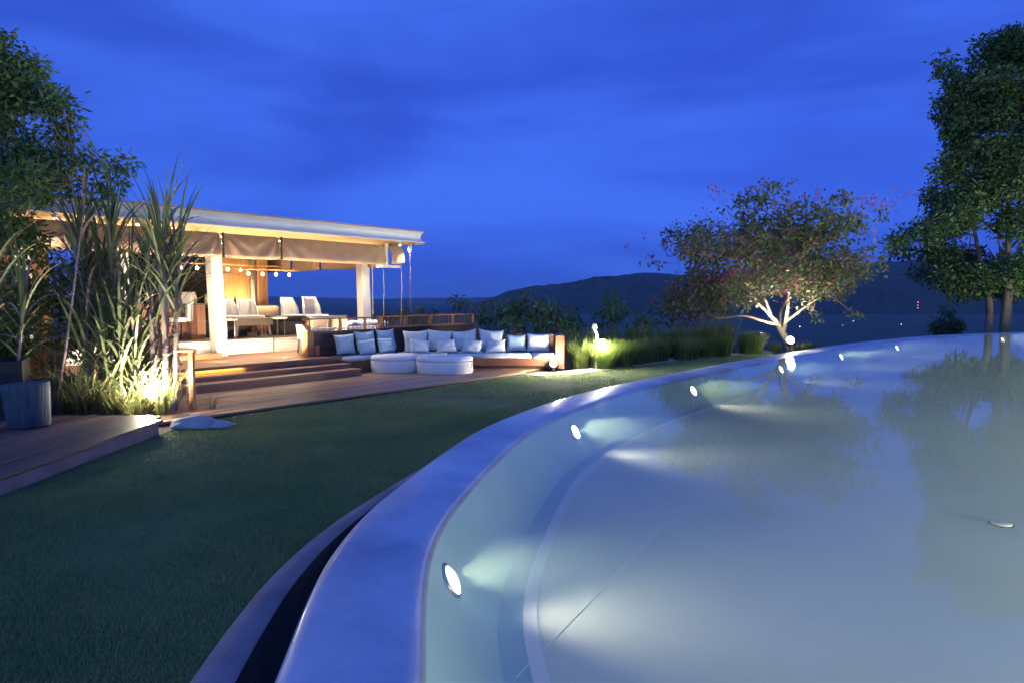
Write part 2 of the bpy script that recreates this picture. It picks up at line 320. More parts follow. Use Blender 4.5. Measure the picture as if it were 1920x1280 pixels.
# ground sheet: lawn near the pool, falling to the valley and on to the horizon
ctr = np.array([11.0, 13.0]); k0 = loop - inw*(0.42*koff)[:, None]; dirs = k0 - ctr; r0 = np.linalg.norm(dirs, axis=1); dirs = dirs / r0[:, None]
rings = [0, .3, .8, 1.5, 2.5, 3.5, 5, 7, 10, 14, 19, 26, 36, 50, 80, 140, 260, 500, 900, 1500, 2500, 4000, 6500, 10000, 16000]
EX = [-80, -10, 0, 6, 9, 13, 17, 23, 30, 38, 60]; EY = [30, 26, 23.4, 22.6, 23.0, 26, 29.0, 31.8, 34.2, 34.6, 36]
V = []; bigR = 90
for r in rings:
    p = ctr + dirs*(r0 + r)[:, None]
    d = np.maximum(0, p[:, 1] - np.interp(p[:, 0], EX, EY)); d = np.maximum(d, np.maximum(0, np.linalg.norm(p, axis=1) - bigR))
    z = -np.minimum(72, d*0.55 * np.minimum(1, 0.25 + d/6))
    z = z + (0 if r < 500 else 1)*rng.normal(size=NL)*1.5
    V.append(np.column_stack([p, z]))
V = np.concatenate(V); i = np.arange(NL); j = (i+1) % NL
F = np.concatenate([np.stack([q*NL+i, q*NL+j, (q+1)*NL+j, (q+1)*NL+i], 1) for q in range(len(rings)-1)])
g = struct(link('ground', npmesh('ground', V, F), 'lawn', None, True)); g.data.materials.append(M['terrain'])
mi = np.zeros(len(F), np.int32); mi[13*NL:] = 1; g.data.polygons.foreach_set('material_index', mi)

# mown grass blades on the lawn
near = (loop[:, 1] < 23) & (loop[:, 0] < loop[:, 1]*.62) & (loop[:, 1] > 1.5); kk = k0[near]; kk = kk[np.argsort(kk[:, 1])]
def on_lawn(x, y):
    s = x*CE + y*SE; t = -x*SE + y*CE
    return (x < np.interp(y, kk[:, 1], kk[:, 0]) - 0.01) & ~((x < -4.36) & (y < 8.8)) & (t < np.interp(s, [4.2, 11.9, 12.7, 18, 23], [9.12, 9.1, 8.35, 7.85, 6.4])) & ~((s < 4.25) & (t > 8.9))
def blades(n, y0, y1, x0, x1, h, wd):
    x = rng.uniform(x0, x1, n); y = y0 + (y1-y0)*rng.uniform(0, 1, n)**1.0; k = on_lawn(x, y) & (np.abs(x) < 0.86*y + 0.6); x = x[k]; y = y[k]; n = len(x)
    patch = 0.75 + 0.5*np.sin(x*2.1+np.sin(y*1.7))*np.sin(y*1.3+x*0.6)
    hh = h*rng.uniform(0.5, 1.3, n)*patch; a = rng.uniform(0, 6.283, n); lean = rng.normal(size=(n, 2))*0.55
    ww = wd*rng.uniform(0.7, 1.3, n); dx = np.cos(a)*ww; dy = np.sin(a)*ww; z = np.full(n, -0.002)
    return np.stack([np.column_stack([x-dx, y-dy, z]), np.column_stack([x+dx, y+dy, z]), np.column_stack([x+lean[:, 0]*hh, y+lean[:, 1]*hh, hh])], 1).reshape(-1, 3)
V = np.concatenate([blades(260000, 2.7, 6.0, -4.4, -0.9, 0.030, 0.0022), blades(300000, 6.0, 10.5, -4.6, 1.2, 0.032, 0.003), blades(190000, 10.5, 22, -4, 9, 0.036, 0.005)])
o = link('lawn_grass', npmesh('lawn_grass', V, np.arange(len(V)).reshape(-1, 3)), 'grass')
o['kind'] = 'stuff'; o['label'] = 'short mown grass of the lawn between the pool and the decks'

# beds and the pale gravel edge
def sheet(name, pts, z, m): 
    me = bpy.data.meshes.new(name); me.from_pydata([(*p[:2], z) for p in pts], [], [tuple(range(len(pts)))]); me.update()
    return struct(link(name, me, m))
gp = [(11.8, 8.95), (12.7, 8.38), (15, 8.15), (18, 7.88), (20, 7.4), (22, 6.75)]
sheet('gravel_path', [W2(s, t-0.02) for s, t in gp] + [W2(s+0.15, t+0.55) for s, t in gp[::-1]], 0.012, 'sand')
sheet('planting_bed', [W2(s+0.15, t+0.52) for s, t in gp] + [W2(24, 7), W2(24, 11.5), W2(14.3, 14), W2(13.0, 10.5)], 0.006, 'soil')
sheet('planting_bed', [(-4.4, 8.9), W2(4.15, 9.25), W2(4.4, 12.4), W2(0.5, 13.2), (-12, 7), (-6.5, 6.0), (-4.5, 6.0)], 0.006, 'soil')

# mountains across the valley (two ridges) 
def ridge(name, pts, dist, base, depth, seed, m):
    r = np.random.default_rng(seed); xs = np.linspace(pts[0][0], pts[-1][0], 240); ht = np.interp(xs, [p[0] for p in pts], [p[1] for p in pts])
    for a, f in [(7, .9), (4, 2.3), (2, 5.1)]: ht = ht + a*np.sin(xs*f*0.004 + r.uniform(0, 6))*np.clip(ht/80, 0, 1)
    rows = 14; V = []
    for q in range(rows):
        u = q/(rows-1); prof = math.sin(u*math.pi/2)**0.9
        V.append(np.column_stack([xs*(dist - depth*(1-u))/dist, np.full(240, dist - depth*(1-u)) + r.normal(size=240)*20, base + (ht-base)*prof + np.convolve(r.normal(size=248), np.ones(9)/9, 'valid')*14*(0 < q < rows-1)]))
    V.append(np.column_stack([xs, np.full(240, dist + depth*0.6), np.full(240, base)])); V = np.concatenate(V)
    i = np.arange(239); F = np.concatenate([np.stack([q*240+i, q*240+i+1, (q+1)*240+i+1, (q+1)*240+i], 1) for q in range(rows)])
    return struct(link(name, npmesh(name, V, F), m, None, True))
def ang(u, v, d): return ((u-960)/1280*d, 1.7 + (557-v)/1280*d)
ridge('mountain_ridge', [ang(u, v, 3800) for u, v in [(700, 592), (820, 582), (905, 566), (960, 546), (1040, 536), (1120, 524), (1200, 514), (1260, 512), (1330, 516), (1400, 522), (1500, 510), (1640, 499), (1760, 489), (1900, 494), (2100, 505), (2400, 540)]], 3800, -76, 900, 3, 'mount')
ridge('far_hills', [ang(u, v, 11000) for u, v in [(-700, 556), (-200, 550), (200, 558), (500, 556), (720, 561), (850, 559), (1100, 556), (1400, 552)]], 11000, -76, 900, 5, 'mount')

# ================================================================ DECKS AND STEPS
_pl = {}
def plank(parent, s0, s1, t, z, wd, th, m, along='x'):
    """one board as a part; boards of one size share a mesh"""
    key = (round(s1-s0, 2), wd, th, m, along)
    if key not in _pl:
        b = MB(); h = key[0]/2
        if along == 'x': b.box(-h, h, -wd/2, wd/2, -th, 0)
        else: b.box(-wd/2, wd/2, -h, h, -th, 0)
        _pl[key] = b.mesh('plank'); _pl[key].materials.append(M[m])
    o = bpy.data.objects.new('plank', _pl[key]); COL.objects.link(o); o.parent = parent
    c = (s0+s1)/2
    o.location = (c, t, z + random.uniform(-.0012, .0012)) if along == 'x' else (t, c, z + random.uniform(-.0012, .0012))
    o.rotation_euler = (random.uniform(-.002, .002), 0, 0)
    return o
def row(parent, s0, s1, t, z, wd, th, m, along='x', ln=2.6):
    """a run of boards butted end to end"""
    x = s0; first = random.choice([0.8, 1.4, 2.0, 2.6])
    while x < s1 - 0.05:
        e = min(s1, x + first); first = ln
        if s1 - e < 0.35: e = s1
        plank(parent, x + 0.002, e - 0.002, t, z, wd, th, m, along); x = e

# lounge deck in front of the steps and the sofa (boards run along the steps)
dk = struct(MB().prism([(4.0, 9.22), (11.9, 9.22), (12.45, 9.06), (13.0, 9.6), (10.8, 12.6), (9.0, 12.58), (9.0, 11.48), (4.0, 11.48)], -0.2, 0.028).build('lounge_deck', 'wood_dk'))
dk.rotation_euler = (0, 0, AX)
t = 9.27
while t < 12.5:
    s1 = 11.9 if t < 9.4 else 12.75 - (t - 9.4)*0.66
    s0 = 4.0 if t < 11.45 else 9.0
    row(dk, s0 + random.uniform(0, .03), s1, t, 0.06, 0.134, 0.03, 'deck'); t += 0.14
# raised side deck at the left edge of the lawn (boards run away from the viewer)
sd_ = struct(MB().prism([(-14, 1.0), (-4.40, 1.0), (-4.40, 8.35), (-4.62, 8.62), (-5.1, 8.72), (-14, 8.72)], -0.05, 0.142).build('side_deck', 'kerb'))
x = -4.43
while x > -9.6:
    y1 = 8.45 if x > -4.5 else (8.66 if x > -4.7 else 8.78)
    row(sd_, 2.0, y1 + random.uniform(-.012, .012), x, 0.18, 0.134, 0.035, 'deck_dark', 'y', 3.2); x -= 0.14
MB().box(-4.40, -4.372, 1.0, 8.36, 0.0, 0.138).build('fascia_board', 'kerb', sd_)

# upper terrace and the three steps up to it
tr_ = struct(MB().prism([(4.6, 12.22), (14.1, 12.7), (14.1, 16), (14.1, 21), (1.0, 21), (1.0, 12.7), (4.6, 12.7)], -0.2, 0.388).build('terrace', 'wood_dk'))
tr_.rotation_euler = (0, 0, AX)
t = 12.30
while t < 14.5:
    row(tr_, 4.7 if t < 12.7 else 3.5, 9.0 if t < 12.75 else 11.6, t, 0.42, 0.134, 0.03, 'deck'); t += 0.14
stp = thing('timber_steps', 'three wide dark timber steps with a lit riser up to the pavilion terrace', 'steps', W2(7, 11.5), AX)
b = (7, 11.5, 0)
for k, (t0, z0, z1, dep) in enumerate([(11.5, 0.06, 0.20, 0.36), (11.85, 0.20, 0.29, 0.36), (12.2, 0.29, 0.42, 0.0)]):
    MB(b).box(4.7, 9.17, t0, t0+0.03, z0 - 0.02, z1 - 0.032).build('riser', 'deck', stp)
    if dep:
        for q in range(3):
            for (a, c) in ((4.7, 6.9), (6.905, 9.18)):
                MB(b).box(a, c, t0 - 0.02 + q*0.124, t0 + 0.1 + q*0.124, z1-0.03, z1).build('tread_board', 'deck', stp)
MB(b).box(4.7, 9.18, 12.135, 12.16, 0.365, 0.423).build('nosing_lip', 'deck', stp)
MB(b).box(4.7, 9.18, 12.162, 12.225, 0.39, 0.423).build('nosing', 'deck', stp)
MB(b).box(4.75, 6.9, 12.165, 12.178, 0.374, 0.386).build('led_strip', 'led', stp)
MB(b).box(4.9, 9.0, 11.492, 11.5, 0.163, 0.168).build('nosing_strip', 'soffit', stp)

# two small warm wooden steps up to the pavilion floor
s2 = thing('small_steps', 'two small orange wooden steps beside the white column', 'steps', W2(6.95, 14.1), AX); b = (6.95, 14.1, 0)
MB(b).box(6.3, 7.33, 13.75, 14.1, 0.423, 0.52, 0.01).build('step_block', 'wood', s2)
MB(b).box(6.3, 6.95, 14.1, 14.46, 0.423, 0.62, 0.01).build('step_block', 'wood', s2)

# ================================================================ SOFA CORNER
# dark timber retaining wall behind the sofa, with its low railing
rw = thing('retaining_wall', 'dark timber retaining wall behind the blue cushions', 'wall', W2(11.4, 12.7), AX); b = (11.4, 12.7, 0)
z = 0.06
for k in range(5):
    z1 = z + 0.178
    MB(b).box(8.78, 14.0, 12.62 + random.uniform(0, .004), 12.74, z + 0.004, z1).build('wall_board', 'wood_dk', rw); z = z1
MB(b).box(8.62, 8.78, 12.60, 12.80, 0.424, 0.98, 0.006).build('end_post', 'wood', rw)
MB(b).box(8.78, 8.9, 12.56, 12.62, 0.424, 0.66, 0.004).build('side_block', 'wood', rw)
ra = thing('terrace_railing', 'low open railing with wooden posts on the wall near the brown chairs', 'railing', W2(9.6, 12.68, 0.96), AX); b = (9.6, 12.68, 0.96)
for s in (8.72, 9.54, 10.24): MB(b).box(s-.025, s+.025, 12.655, 12.705, 0.945, 1.205).build('post', 'wood', ra)
MB(b).box(8.6, 10.6, 12.65, 12.71, 1.205, 1.235).build('handrail', 'taupe', ra)
rb = thing('slatted_railing', 'orange lit slatted railing on the dark wall at the end of the terrace', 'railing', W2(12.3, 12.68, 0.95), AX); b = (12.3, 12.68, 0.95)
MB(b).box(10.62, 14.0, 12.64, 12.72, 1.215, 1.245).build('handrail', 'wood', rb)
MB(b).box(10.62, 13.6, 12.62, 12.74, 0.952, 1.0).build('bottom_rail', 'wood', rb)
for s in (10.7, 11.5, 12.35, 13.15, 13.95): MB(b).box(s-.045, s+.045, 12.635, 12.725, 1.0, 1.215).build('post', 'wood', rb)
bal = MB().box(-.012, .012, -.012, .012, 0, .215).mesh('baluster'); bal.materials.append(M['taupe'])
for k in range(36):
    s = 10.8 + k*0.088
    if min(abs(s-q) for q in (10.7, 11.5, 12.35, 13.15, 13.95)) < 0.06: continue
    o = bpy.data.objects.new('baluster', bal); COL.objects.link(o); o.parent = rb; o.location = (s-b[0], 0, 1.0-b[2])
# white blocks set along the top of the wall
for k in range(16):
    s = 8.92 + k*0.118
    o = MB().box(-.045, .045, -.05, .05, 0, .06, .012).build('white_pebble_block', 'white'); o.location = W2(s, 12.84, 0.955); o.rotation_euler = (0, 0, AX + random.uniform(-.1, .1))
    tag(o, 'small white block in the row behind the low railing posts', 'block', 'white blocks along the wall top')

# built-in corner sofa
sf = thing('corner_sofa', 'built-in wooden corner sofa with pale seat pads by the ottomans', 'sofa', (-1.2, 15.9, 0.06), 0); b = (-1.2, 15.9, 0.06)
def poly(b, pts, z0, z1): return MB(b).prism(pts, z0, z1)
LA = [W2(9.2, 11.93)[:2], (-2.78, 15.52), (-2.78, 16.2), W2(10.9, 12.60)[:2], W2(9.2, 12.60)[:2]]
poly(b, LA, 0.061, 0.315).build('side_base', 'sofa_wood', sf)
poly(b, [(-2.775, 15.58), (0.9, 15.52), (1.0, 15.62), (1.0, 16.3), (-2.775, 16.3)], 0.14, 0.315).build('base', 'sofa_wood', sf)
poly(b, [(-2.7, 15.68), (0.9, 15.62), (0.9, 16.25), (-2.7, 16.25)], 0.061, 0.14).build('plinth', 'wood_dk', sf)
for k in range(3):   # boards on the front of the base
    z0 = 0.143 + k*0.058
    for x0, x1 in ((-2.77, -1.0), (-0.995, 0.2), (0.205, 0.9)):
        MB(b).box(x0, x1, 15.545, 15.575, z0, z0+0.052).build('front_board', 'sofa_wood', sf)
for k in range(4):
    z0 = 0.20 + k*0.155
    MB(b).box(-0.35, 1.16, 16.32, 16.38, z0, z0+0.15).build('back_board', 'sofa_wood', sf)
MB(b).box(1.06, 1.2, 15.6, 16.32, 0.061, 0.825, 0.008).build('end_panel', 'sofa_wood', sf)
MB(b).box(1.0, 1.06, 15.62, 16.32, 0.061, 0.815, 0.004).build('end_lining', 'sofa_wood', sf)
def pad(pts, z0, z1, m, nm='seat_pad'):
    bm = bmesh.new(); vs = [bm.verts.new((p[0]-b[0], p[1]-b[1], z0-b[2])) for p in pts]; f = bm.faces.new(vs)
    r = bmesh.ops.extrude_face_region(bm, geom=[f]); 
    for v in r['geom']:
        if isinstance(v, bmesh.types.BMVert): v.co.z = z1-b[2]
    bmesh.ops.recalc_face_normals(bm, faces=bm.faces[:]); bmesh.ops.bevel(bm, geom=bm.edges[:], offset=0.022, segments=3, affect='EDGES')
    me = bpy.data.meshes.new(nm); bm.to_mesh(me); bm.free(); return link(nm, me, m, sf, True)
pad([W2(9.16, 11.91)[:2], W2(10.2, 11.91)[:2], W2(10.2, 12.58)[:2], W2(9.16, 12.58)[:2]], 0.317, 0.41, 'fab_pale')
pad([W2(10.21, 11.91)[:2], (-2.76, 15.53), (-2.76, 16.1), W2(10.21, 12.58)[:2]], 0.317, 0.41, 'fab_aqua')
pad([(-2.74, 15.53), (-1.45, 15.52), (-1.45, 16.28), (-2.74, 16.28)], 0.317, 0.405, 'fab_pale')
pad([(-1.44, 15.52), (0.45, 15.50), (0.45, 16.28), (-1.44, 16.28)], 0.317, 0.405, 'fab_pale')
pad([(0.46, 15.48), (0.98, 15.46), (0.98, 16.28), (0.46, 16.28)], 0.317, 0.41, 'fab_white')
MB(b).box(0, 0, 0, 0, 0, 0)

def pillow_mesh(wd, ht, th, seed, nm='pillow'):
    r = np.random.default_rng(seed); n = 13; V = []; F = []
    u = np.linspace(-1, 1, n); ph = r.uniform(0, 6, 4)
    for sgn in (1, -1):
        for a in u:
            for c in u:
                e = (1-abs(a)**2.6)**0.6 * (1-abs(c)**2.6)**0.6
                pin = 1 - 0.13*(1-abs(a)**2)*abs(c)**3 + .03*math.sin(ph[2]+2*a)*abs(c); pin2 = 1 - 0.13*(1-abs(c)**2)*abs(a)**3 + .03*math.sin(ph[3]+2*c)*abs(a)
                wr = 1 + 0.16*math.sin(5*a+ph[0]+2*c)*math.sin(4*c+ph[1]) + .08*math.sin(9*c-4*a+ph[2])
                V.append((a*wd/2*pin2, sgn*th/2*e*wr, c*ht/2*pin))
    for q in (0, n*n):
        for i in range(n-1):
            for j in range(n-1):
                f = (q+i*n+j, q+(i+1)*n+j, q+(i+1)*n+j+1, q+i*n+j+1); F.append(f if q else f[::-1])
    me = bpy.data.meshes.new(nm); me.from_pydata(V, [], F); bm = bmesh.new(); bm.from_mesh(me); bmesh.ops.remove_doubles(bm, verts=bm.verts[:], dist=0.0008)
    bmesh.ops.recalc_face_normals(bm, faces=bm.faces[:]); bm.to_mesh(me); bm.free(); return me
def pillow(loc, rz, wd, ht, th, m, label, seed, tilt=0.25, roll=0.0):
    o = link('pillow', pillow_mesh(wd, ht, th, seed), m, None, True); o.location = loc; o.rotation_euler = Matrix.Rotation(rz, 3, 'Z').to_4x4().to_euler()
    o.rotation_mode = 'XYZ'; o.rotation_euler = (-tilt, roll, rz); tag(o, label, 'pillow', 'pillows on the corner sofa'); return o
for s, t_, z_, wd, ht, m_, lb, sd0 in [
    (9.42, 12.36, .66, .56, .46, 'fab_aqua', 'large blue pillow at the left end of the sofa, nearest the steps', 1),
    (10.04, 12.42, .69, .58, .50, 'fab_aqua', 'large blue pillow against the dark wall, second from the steps', 2),
    (10.66, 12.42, .70, .58, .52, 'fab_aqua', 'tall blue pillow against the dark wall, next to the sofa corner', 3),
    (9.86, 12.15, .585, .50, .34, 'fab_aqua', 'small blue pillow in front of the second large blue one', 4),
    (10.43, 12.15, .59, .50, .36, 'fab_aqua', 'small blue pillow in front of the tall one by the sofa corner', 5)]:
    pillow(W2(s, t_, z_), AX, wd, ht, .17, m_, lb, sd0)
for k, (x, z_) in enumerate([(-2.27, .665), (-1.72, .67), (-1.12, .675), (-.50, .685)]):
    pillow((x, 16.08, z_), R(-2+k), .60, .52, .17, 'fab_pale', 'large pale grey pillow in the back row of the sofa, %s from the corner' % ['first', 'second', 'third', 'fourth'][k], 11+k, .22, R((-4, 5, -6, 3)[k]))
for k, x in enumerate([-2.13, -1.52, -.93, -.38]):
    pillow((x, 15.80, .565), R(9-7*k), .50, .33, .19, 'fab_pale', 'small pale pillow in the front row of the sofa, %s from the corner' % ['first', 'second', 'third', 'fourth'][k], 21+k, .38, R((4, -5, 6, -3)[k]))
pillow((.10, 16.05, .62), R(2), .48, .42, .16, 'fab_aqua', 'light blue pillow leaning on the wooden sofa back, left of the end one', 31, .2)
pillow((.62, 16.05, .63), R(-3), .56, .44, .17, 'fab_pale', 'rightmost pale pillow beside the wooden end panel of the sofa', 32, .22)

# oval ottomans
def ottoman(x, y, sx, sy, label):
    o = thing('ottoman', label, 'ottoman', (x, y, 0.061), 0, 'round white ottomans')
    body = [(0.985, 0.0), (1.0, 0.012), (1.0, 0.245), (0.985, 0.258)]
    lid = [(0.985, 0.262), (1.008, 0.275), (1.012, 0.31), (0.985, 0.345), (0.93, 0.362), (0.6, 0.375), (0.05, 0.38)]
    for nm, pr in (('body', body), ('cushion_lid', lid)):
        MB().lathe([(r, z) for r, z in pr], k=48, sx=sx, sy=sy).build(nm, 'fab_white', o, True)
    for a in (-1.2, -2.4): MB().tube([(math.cos(a)*sx*1.003, math.sin(a)*sy*1.003, 0.01), (math.cos(a)*sx*1.003, math.sin(a)*sy*1.003, 0.25)], 0.004, 5).build('seam', 'fab_white', o)
    return o
ottoman(-2.60, 15.12, .535, .42, 'white oval ottoman on the left, partly behind the other one')
ottoman(-1.47, 14.86, .615, .44, 'white oval ottoman on the right, in front of the sofa')

# ================================================================ PAVILION
PO = (8.0, 14.5, 0.42)
pav = thing('pavilion', 'open dining pavilion with flat white roof, canvas blinds and white columns', 'pavilion', W2(*PO), AX)
def pm(): return MB(PO)
def outline(off, r=0.4):
    """roof plan in pavilion axes, grown outward by off; the right-hand corners are rounded"""
    x0, x1, y0, y1 = -3 - off, 12.22 + off, 12.5 - off, 21 + off; r = r + off; P = [(x0, y0)]
    P += [(x1-r + r*math.sin(a), y0+r - r*math.cos(a)) for a in np.linspace(0, math.pi/2, 12)]
    P += [(x1-r + r*math.cos(a), y1-r + r*math.sin(a)) for a in np.linspace(0, math.pi/2, 12)]
    return P + [(x0, y1)]
def rloft(prof):
    b = pm(); k = len(outline(0)); vs = []
    for off, z in prof: vs += [(x, y, z) for x, y in outline(off)]
    b.add(vs, [(q*k+i, q*k+(i+1) % k, (q+1)*k+(i+1) % k, (q+1)*k+i) for q in range(len(prof)-1) for i in range(k)]); return b
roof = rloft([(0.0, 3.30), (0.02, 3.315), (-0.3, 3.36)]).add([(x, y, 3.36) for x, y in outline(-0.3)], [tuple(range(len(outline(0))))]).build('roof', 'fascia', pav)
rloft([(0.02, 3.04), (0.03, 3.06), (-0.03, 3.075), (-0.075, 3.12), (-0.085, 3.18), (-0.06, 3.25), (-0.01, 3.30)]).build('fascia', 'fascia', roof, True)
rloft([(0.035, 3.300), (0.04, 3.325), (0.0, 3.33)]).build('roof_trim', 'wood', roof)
pm().add([(x, y, 3.04) for x, y in outline(0.02)][::-1], [tuple(range(len(outline(0))))]).build('soffit', 'soffit', roof)
# columns, leaning a little as in the photograph
def column(s, t_, z0, z1, wd, dx, label=None):
    h = wd/2; b = pm().add([(s-h, t_-h, z0), (s+h, t_-h, z0), (s+h, t_+h, z0), (s-h, t_+h, z0), (s-h*.95+dx, t_-h, z1), (s+h*.95+dx, t_-h, z1), (s+h*.95+dx, t_+h, z1), (s-h*.95+dx, t_+h, z1)],
        [(0,3,2,1),(4,5,6,7),(0,1,5,4),(1,2,6,5),(2,3,7,6),(3,0,4,7)])
    return b.build('column', 'white', pav)
for s, dx in ((7.55, -.10), (11.55, -.06), (5.62, -.05), (4.0, -.05)): column(s, 14.3, 0.423 if s < 9 else 0.39, 3.03, 0.25, dx)
column(10.55, 19.6, 0.76, 3.03, 0.36, 0)
pm().box(3.0, 11.8, 14.50, 20.6, 0.392, 0.74).build('floor_plinth', 'white', pav)
pm().box(3.0, 11.8, 14.47, 20.6, 0.742, 0.765).build('floor', 'taupe', pav)
pm().box(8.98, 9.0, 14.493, 14.5, 0.43, 0.735).build('plinth_joint', 'strap', pav)
pm().box(7.72, 7.78, 14.47, 14.5, 0.50, 0.60).build('socket_cover', 'black', pav)
pm().box(11.3, 11.9, 13.25, 13.5, 2.44, 2.50).build('edge_beam', 'white', pav)
pm().box(11.36, 11.42, 13.2, 13.26, 2.44, 3.03).build('corner_strut', 'white', pav)

def blind(name, p0, p1, ztop, zbot, folds0, folds1, side=-1, m='canvas', seed=0):
    """rolled canvas blind between two straps; cloth gathers towards the straps"""
    nx, nz = 44, 12; p0 = np.array(p0); p1 = np.array(p1); ln = np.linalg.norm(p1-p0); d = (p1-p0)/ln; nr = np.array([d[1], -d[0]])*(-side)
    V = []; r = np.random.default_rng(seed); ph = r.uniform(0, 6, 3)
    for i in range(nx+1):
        u = i/nx; q = p0 + d*ln*u; e = min(u*ln*folds0 + (1-folds0)*9, (1-u)*ln*folds1 + (1-folds1)*9)
        for k in range(nz+1):
            v = k/nz; z = ztop + (zbot - 0.018*math.sin(u*math.pi) - ztop)*v
            a = math.atan2(e + 0.02, v*0.5 + 0.05)
            fold = 0.034*math.sin(a*12)*math.exp(-e/0.5)
            wr = 0.008*math.sin(u*ln*3.1+ph[0]+v*3) + 0.005*math.sin(u*ln*7.3+ph[1]-v*5) + 0.006*math.sin(v*9+ph[2]+u*2)
            o_ = 0.02 + 0.10*math.sin(min(1, v*1.08)*math.pi*0.62) + fold + wr - (0.05*math.exp(-e/0.06))
            if k == nz: o_ -= 0.10
            c = q + nr*o_; V.append((c[0], c[1], z + (0.02 if k == nz else 0)))
    F = [(i*(nz+1)+k, (i+1)*(nz+1)+k, (i+1)*(nz+1)+k+1, i*(nz+1)+k+1) for i in range(nx) for k in range(nz)]
    o = pm().add(V, F).build(name, m, pav, True); return o
fs = [(3.0, 4.45), (4.48, 5.9), (5.93, 7.03), (7.07, 8.34), (8.37, 11.28)]
for k, (a, c) in enumerate(fs): blind('canvas_blind', (a, 13.2), (c, 13.2), 2.975, 2.48, 1, 1, -1, seed=k)
blind('canvas_blind', (11.44, 13.2), (11.86, 13.2), 2.975, 2.52, 0, 0, -1, seed=9)
for k, (a, c) in enumerate([(13.4, 16.2), (16.25, 17.6), (17.65, 20.4)]): blind('canvas_blind', (11.68, a), (11.68, c), 3.035, 2.44, 1, 1, 1, 'canvas', 20+k)
for s in (5.915, 7.05, 8.355): 
    st_ = pm().box(s-.022, s+.022, 13.085, 13.10, 2.49, 2.98).build('strap', 'strap', pav)
for t_ in (16.225, 17.625): pm().box(11.55, 11.57, t_-.03, t_+.03, 2.45, 3.03).build('strap', 'strap', pav)
pm().box(4.45, 4.48, 13.1, 13.13, 2.5, 3.03).build('strap', 'strap', pav)

# timber core behind the bar: panels, a round column, dark wall
core = [(9.2 + k*.125, 9.322 + k*.125, 18.0 + .003*(k % 2), 'wood_v') for k in range(10)] + [(10.72, 10.868, 18.0, 'wood_v'), (10.872, 11.02, 18.003, 'wood_v')]
for a, c, t_, m_ in core: pm().box(a, c, t_, t_+0.12, 0.766, 3.03).build('wall_panel', m_, pav)
pm().lathe([(0.13, 0.766), (0.13, 3.03)], (10.58, 18.15, 0), 24).build('round_column', 'fab_beige', pav, True)
pm().box(5.9, 8.94, 17.0, 17.12, 0.766, 3.03).build('back_wall', 'dark_wall', pav)
for k in range(6): pm().box(3.0 + k*.34, 3.33 + k*.34, 16.4, 16.46, 0.766, 3.03).build('wall_panel', 'wood_v', pav)
for k in range(9): pm().box(2.2 + k*.21, 2.40 + k*.21, 12.75, 12.79, 0.424, 0.95).build('screen_board', 'wood_v', pav)
pm().box(2.2, 4.1, 12.70, 12.84, 0.952, 1.0).build('screen_cap', 'soffit', pav)
pm().box(3.2, 11.3, 13.62, 13.66, 2.93, 2.95).build('cove_strip', 'cove', pav)

# things fixed to the roof
def spotlight(s, t_, zz, energy, aim, label, size=120):
    o = thing('ceiling_spotlight', label, 'lamp', W2(s, t_, zz), AX, 'spotlights under the pavilion roof')
    MB().lathe([(0.035, 0.0), (0.04, -0.005), (0.04, -0.06), (0.03, -0.065)], k=12).build('housing', 'white', o, True)
    MB().lathe([(0.028, -0.066), (0.026, -0.072), (0.005, -0.075)], k=12).build('lens', 'lamp', o, True)
    point('ceiling_spot', (0, 0, -0.10), energy, (1, 0.80, 0.55), 0.03, o, size, aim)
for k, (s, t_) in enumerate([(4.05, 12.95), (5.3, 12.9)]):
    spotlight(s, t_ - .15, 3.038, 130, (0, 0.1, -1), ['small spotlight under the far left end of the roof edge', 'small spotlight under the roof edge, second from its left end', 'small spotlight under the roof edge left of the tall column', 'small spotlight under the roof edge right of the tall column', 'small spotlight under the roof edge nearest the roof corner'][k], 95)
for k, (s, t_) in enumerate([(6.2, 15.6), (8.4, 15.7), (10.3, 15.6), (9.2, 17.0)]):
    spotlight(s, t_, 3.038, (90, 170, 300, 150)[k], (0, 0, -1), ['downlight in the pavilion ceiling above the bar counter', 'downlight in the pavilion ceiling above the taupe table', 'downlight in the pavilion ceiling above the chairs against the sky', 'downlight in the pavilion ceiling above the back bar'][k], 150)
for k, (s, t_, e_) in enumerate([(5.3, 12.75, 400), (6.85, 12.75, 400), (8.3, 12.75, 440), (10.3, 13.25, 340)]):
    o = thing('terrace_uplight', 'flush uplight in the terrace boards, %s' % ['at the left end of the steps', 'in front of the small orange steps', 'near the end post of the dark wall', 'behind the low railing'][k], 'lamp', W2(s, t_, .421), AX, 'uplights in the terrace floor')
    MB().lathe([(0.055, 0.0), (0.055, 0.006), (0.042, 0.008)], k=16).build('ring', 'steel', o, True); MB().lathe([(0.041, 0.0), (0.041, 0.0065), (0.01, 0.008)], k=16).build('lens', 'cove', o, True)
    point('uplight', (0, 0, 0.03), e_, (1, 0.76, 0.46), 0.04, o, 165, (0, 0.55, .85))
for k, (s, t_) in enumerate([(6.9, 13.75), (9.2, 13.75), (11.0, 13.75)]):  # out of sight behind the blinds, added to brighten terrace, plinth and right column
    spotlight(s, t_, 3.038, (420, 420, 300)[k], (0, -.1, -1), ['downlight under the roof just behind the blinds, above the small orange steps', 'downlight under the roof just behind the blinds, above the white plinth', 'downlight under the roof just behind the blinds, next to the right column'][k], 105)
spotlight(11.5, 12.85, 3.038, 260, (.75, -.12, -.8), 'spotlight under the roof corner aimed at the slatted railing', 100)
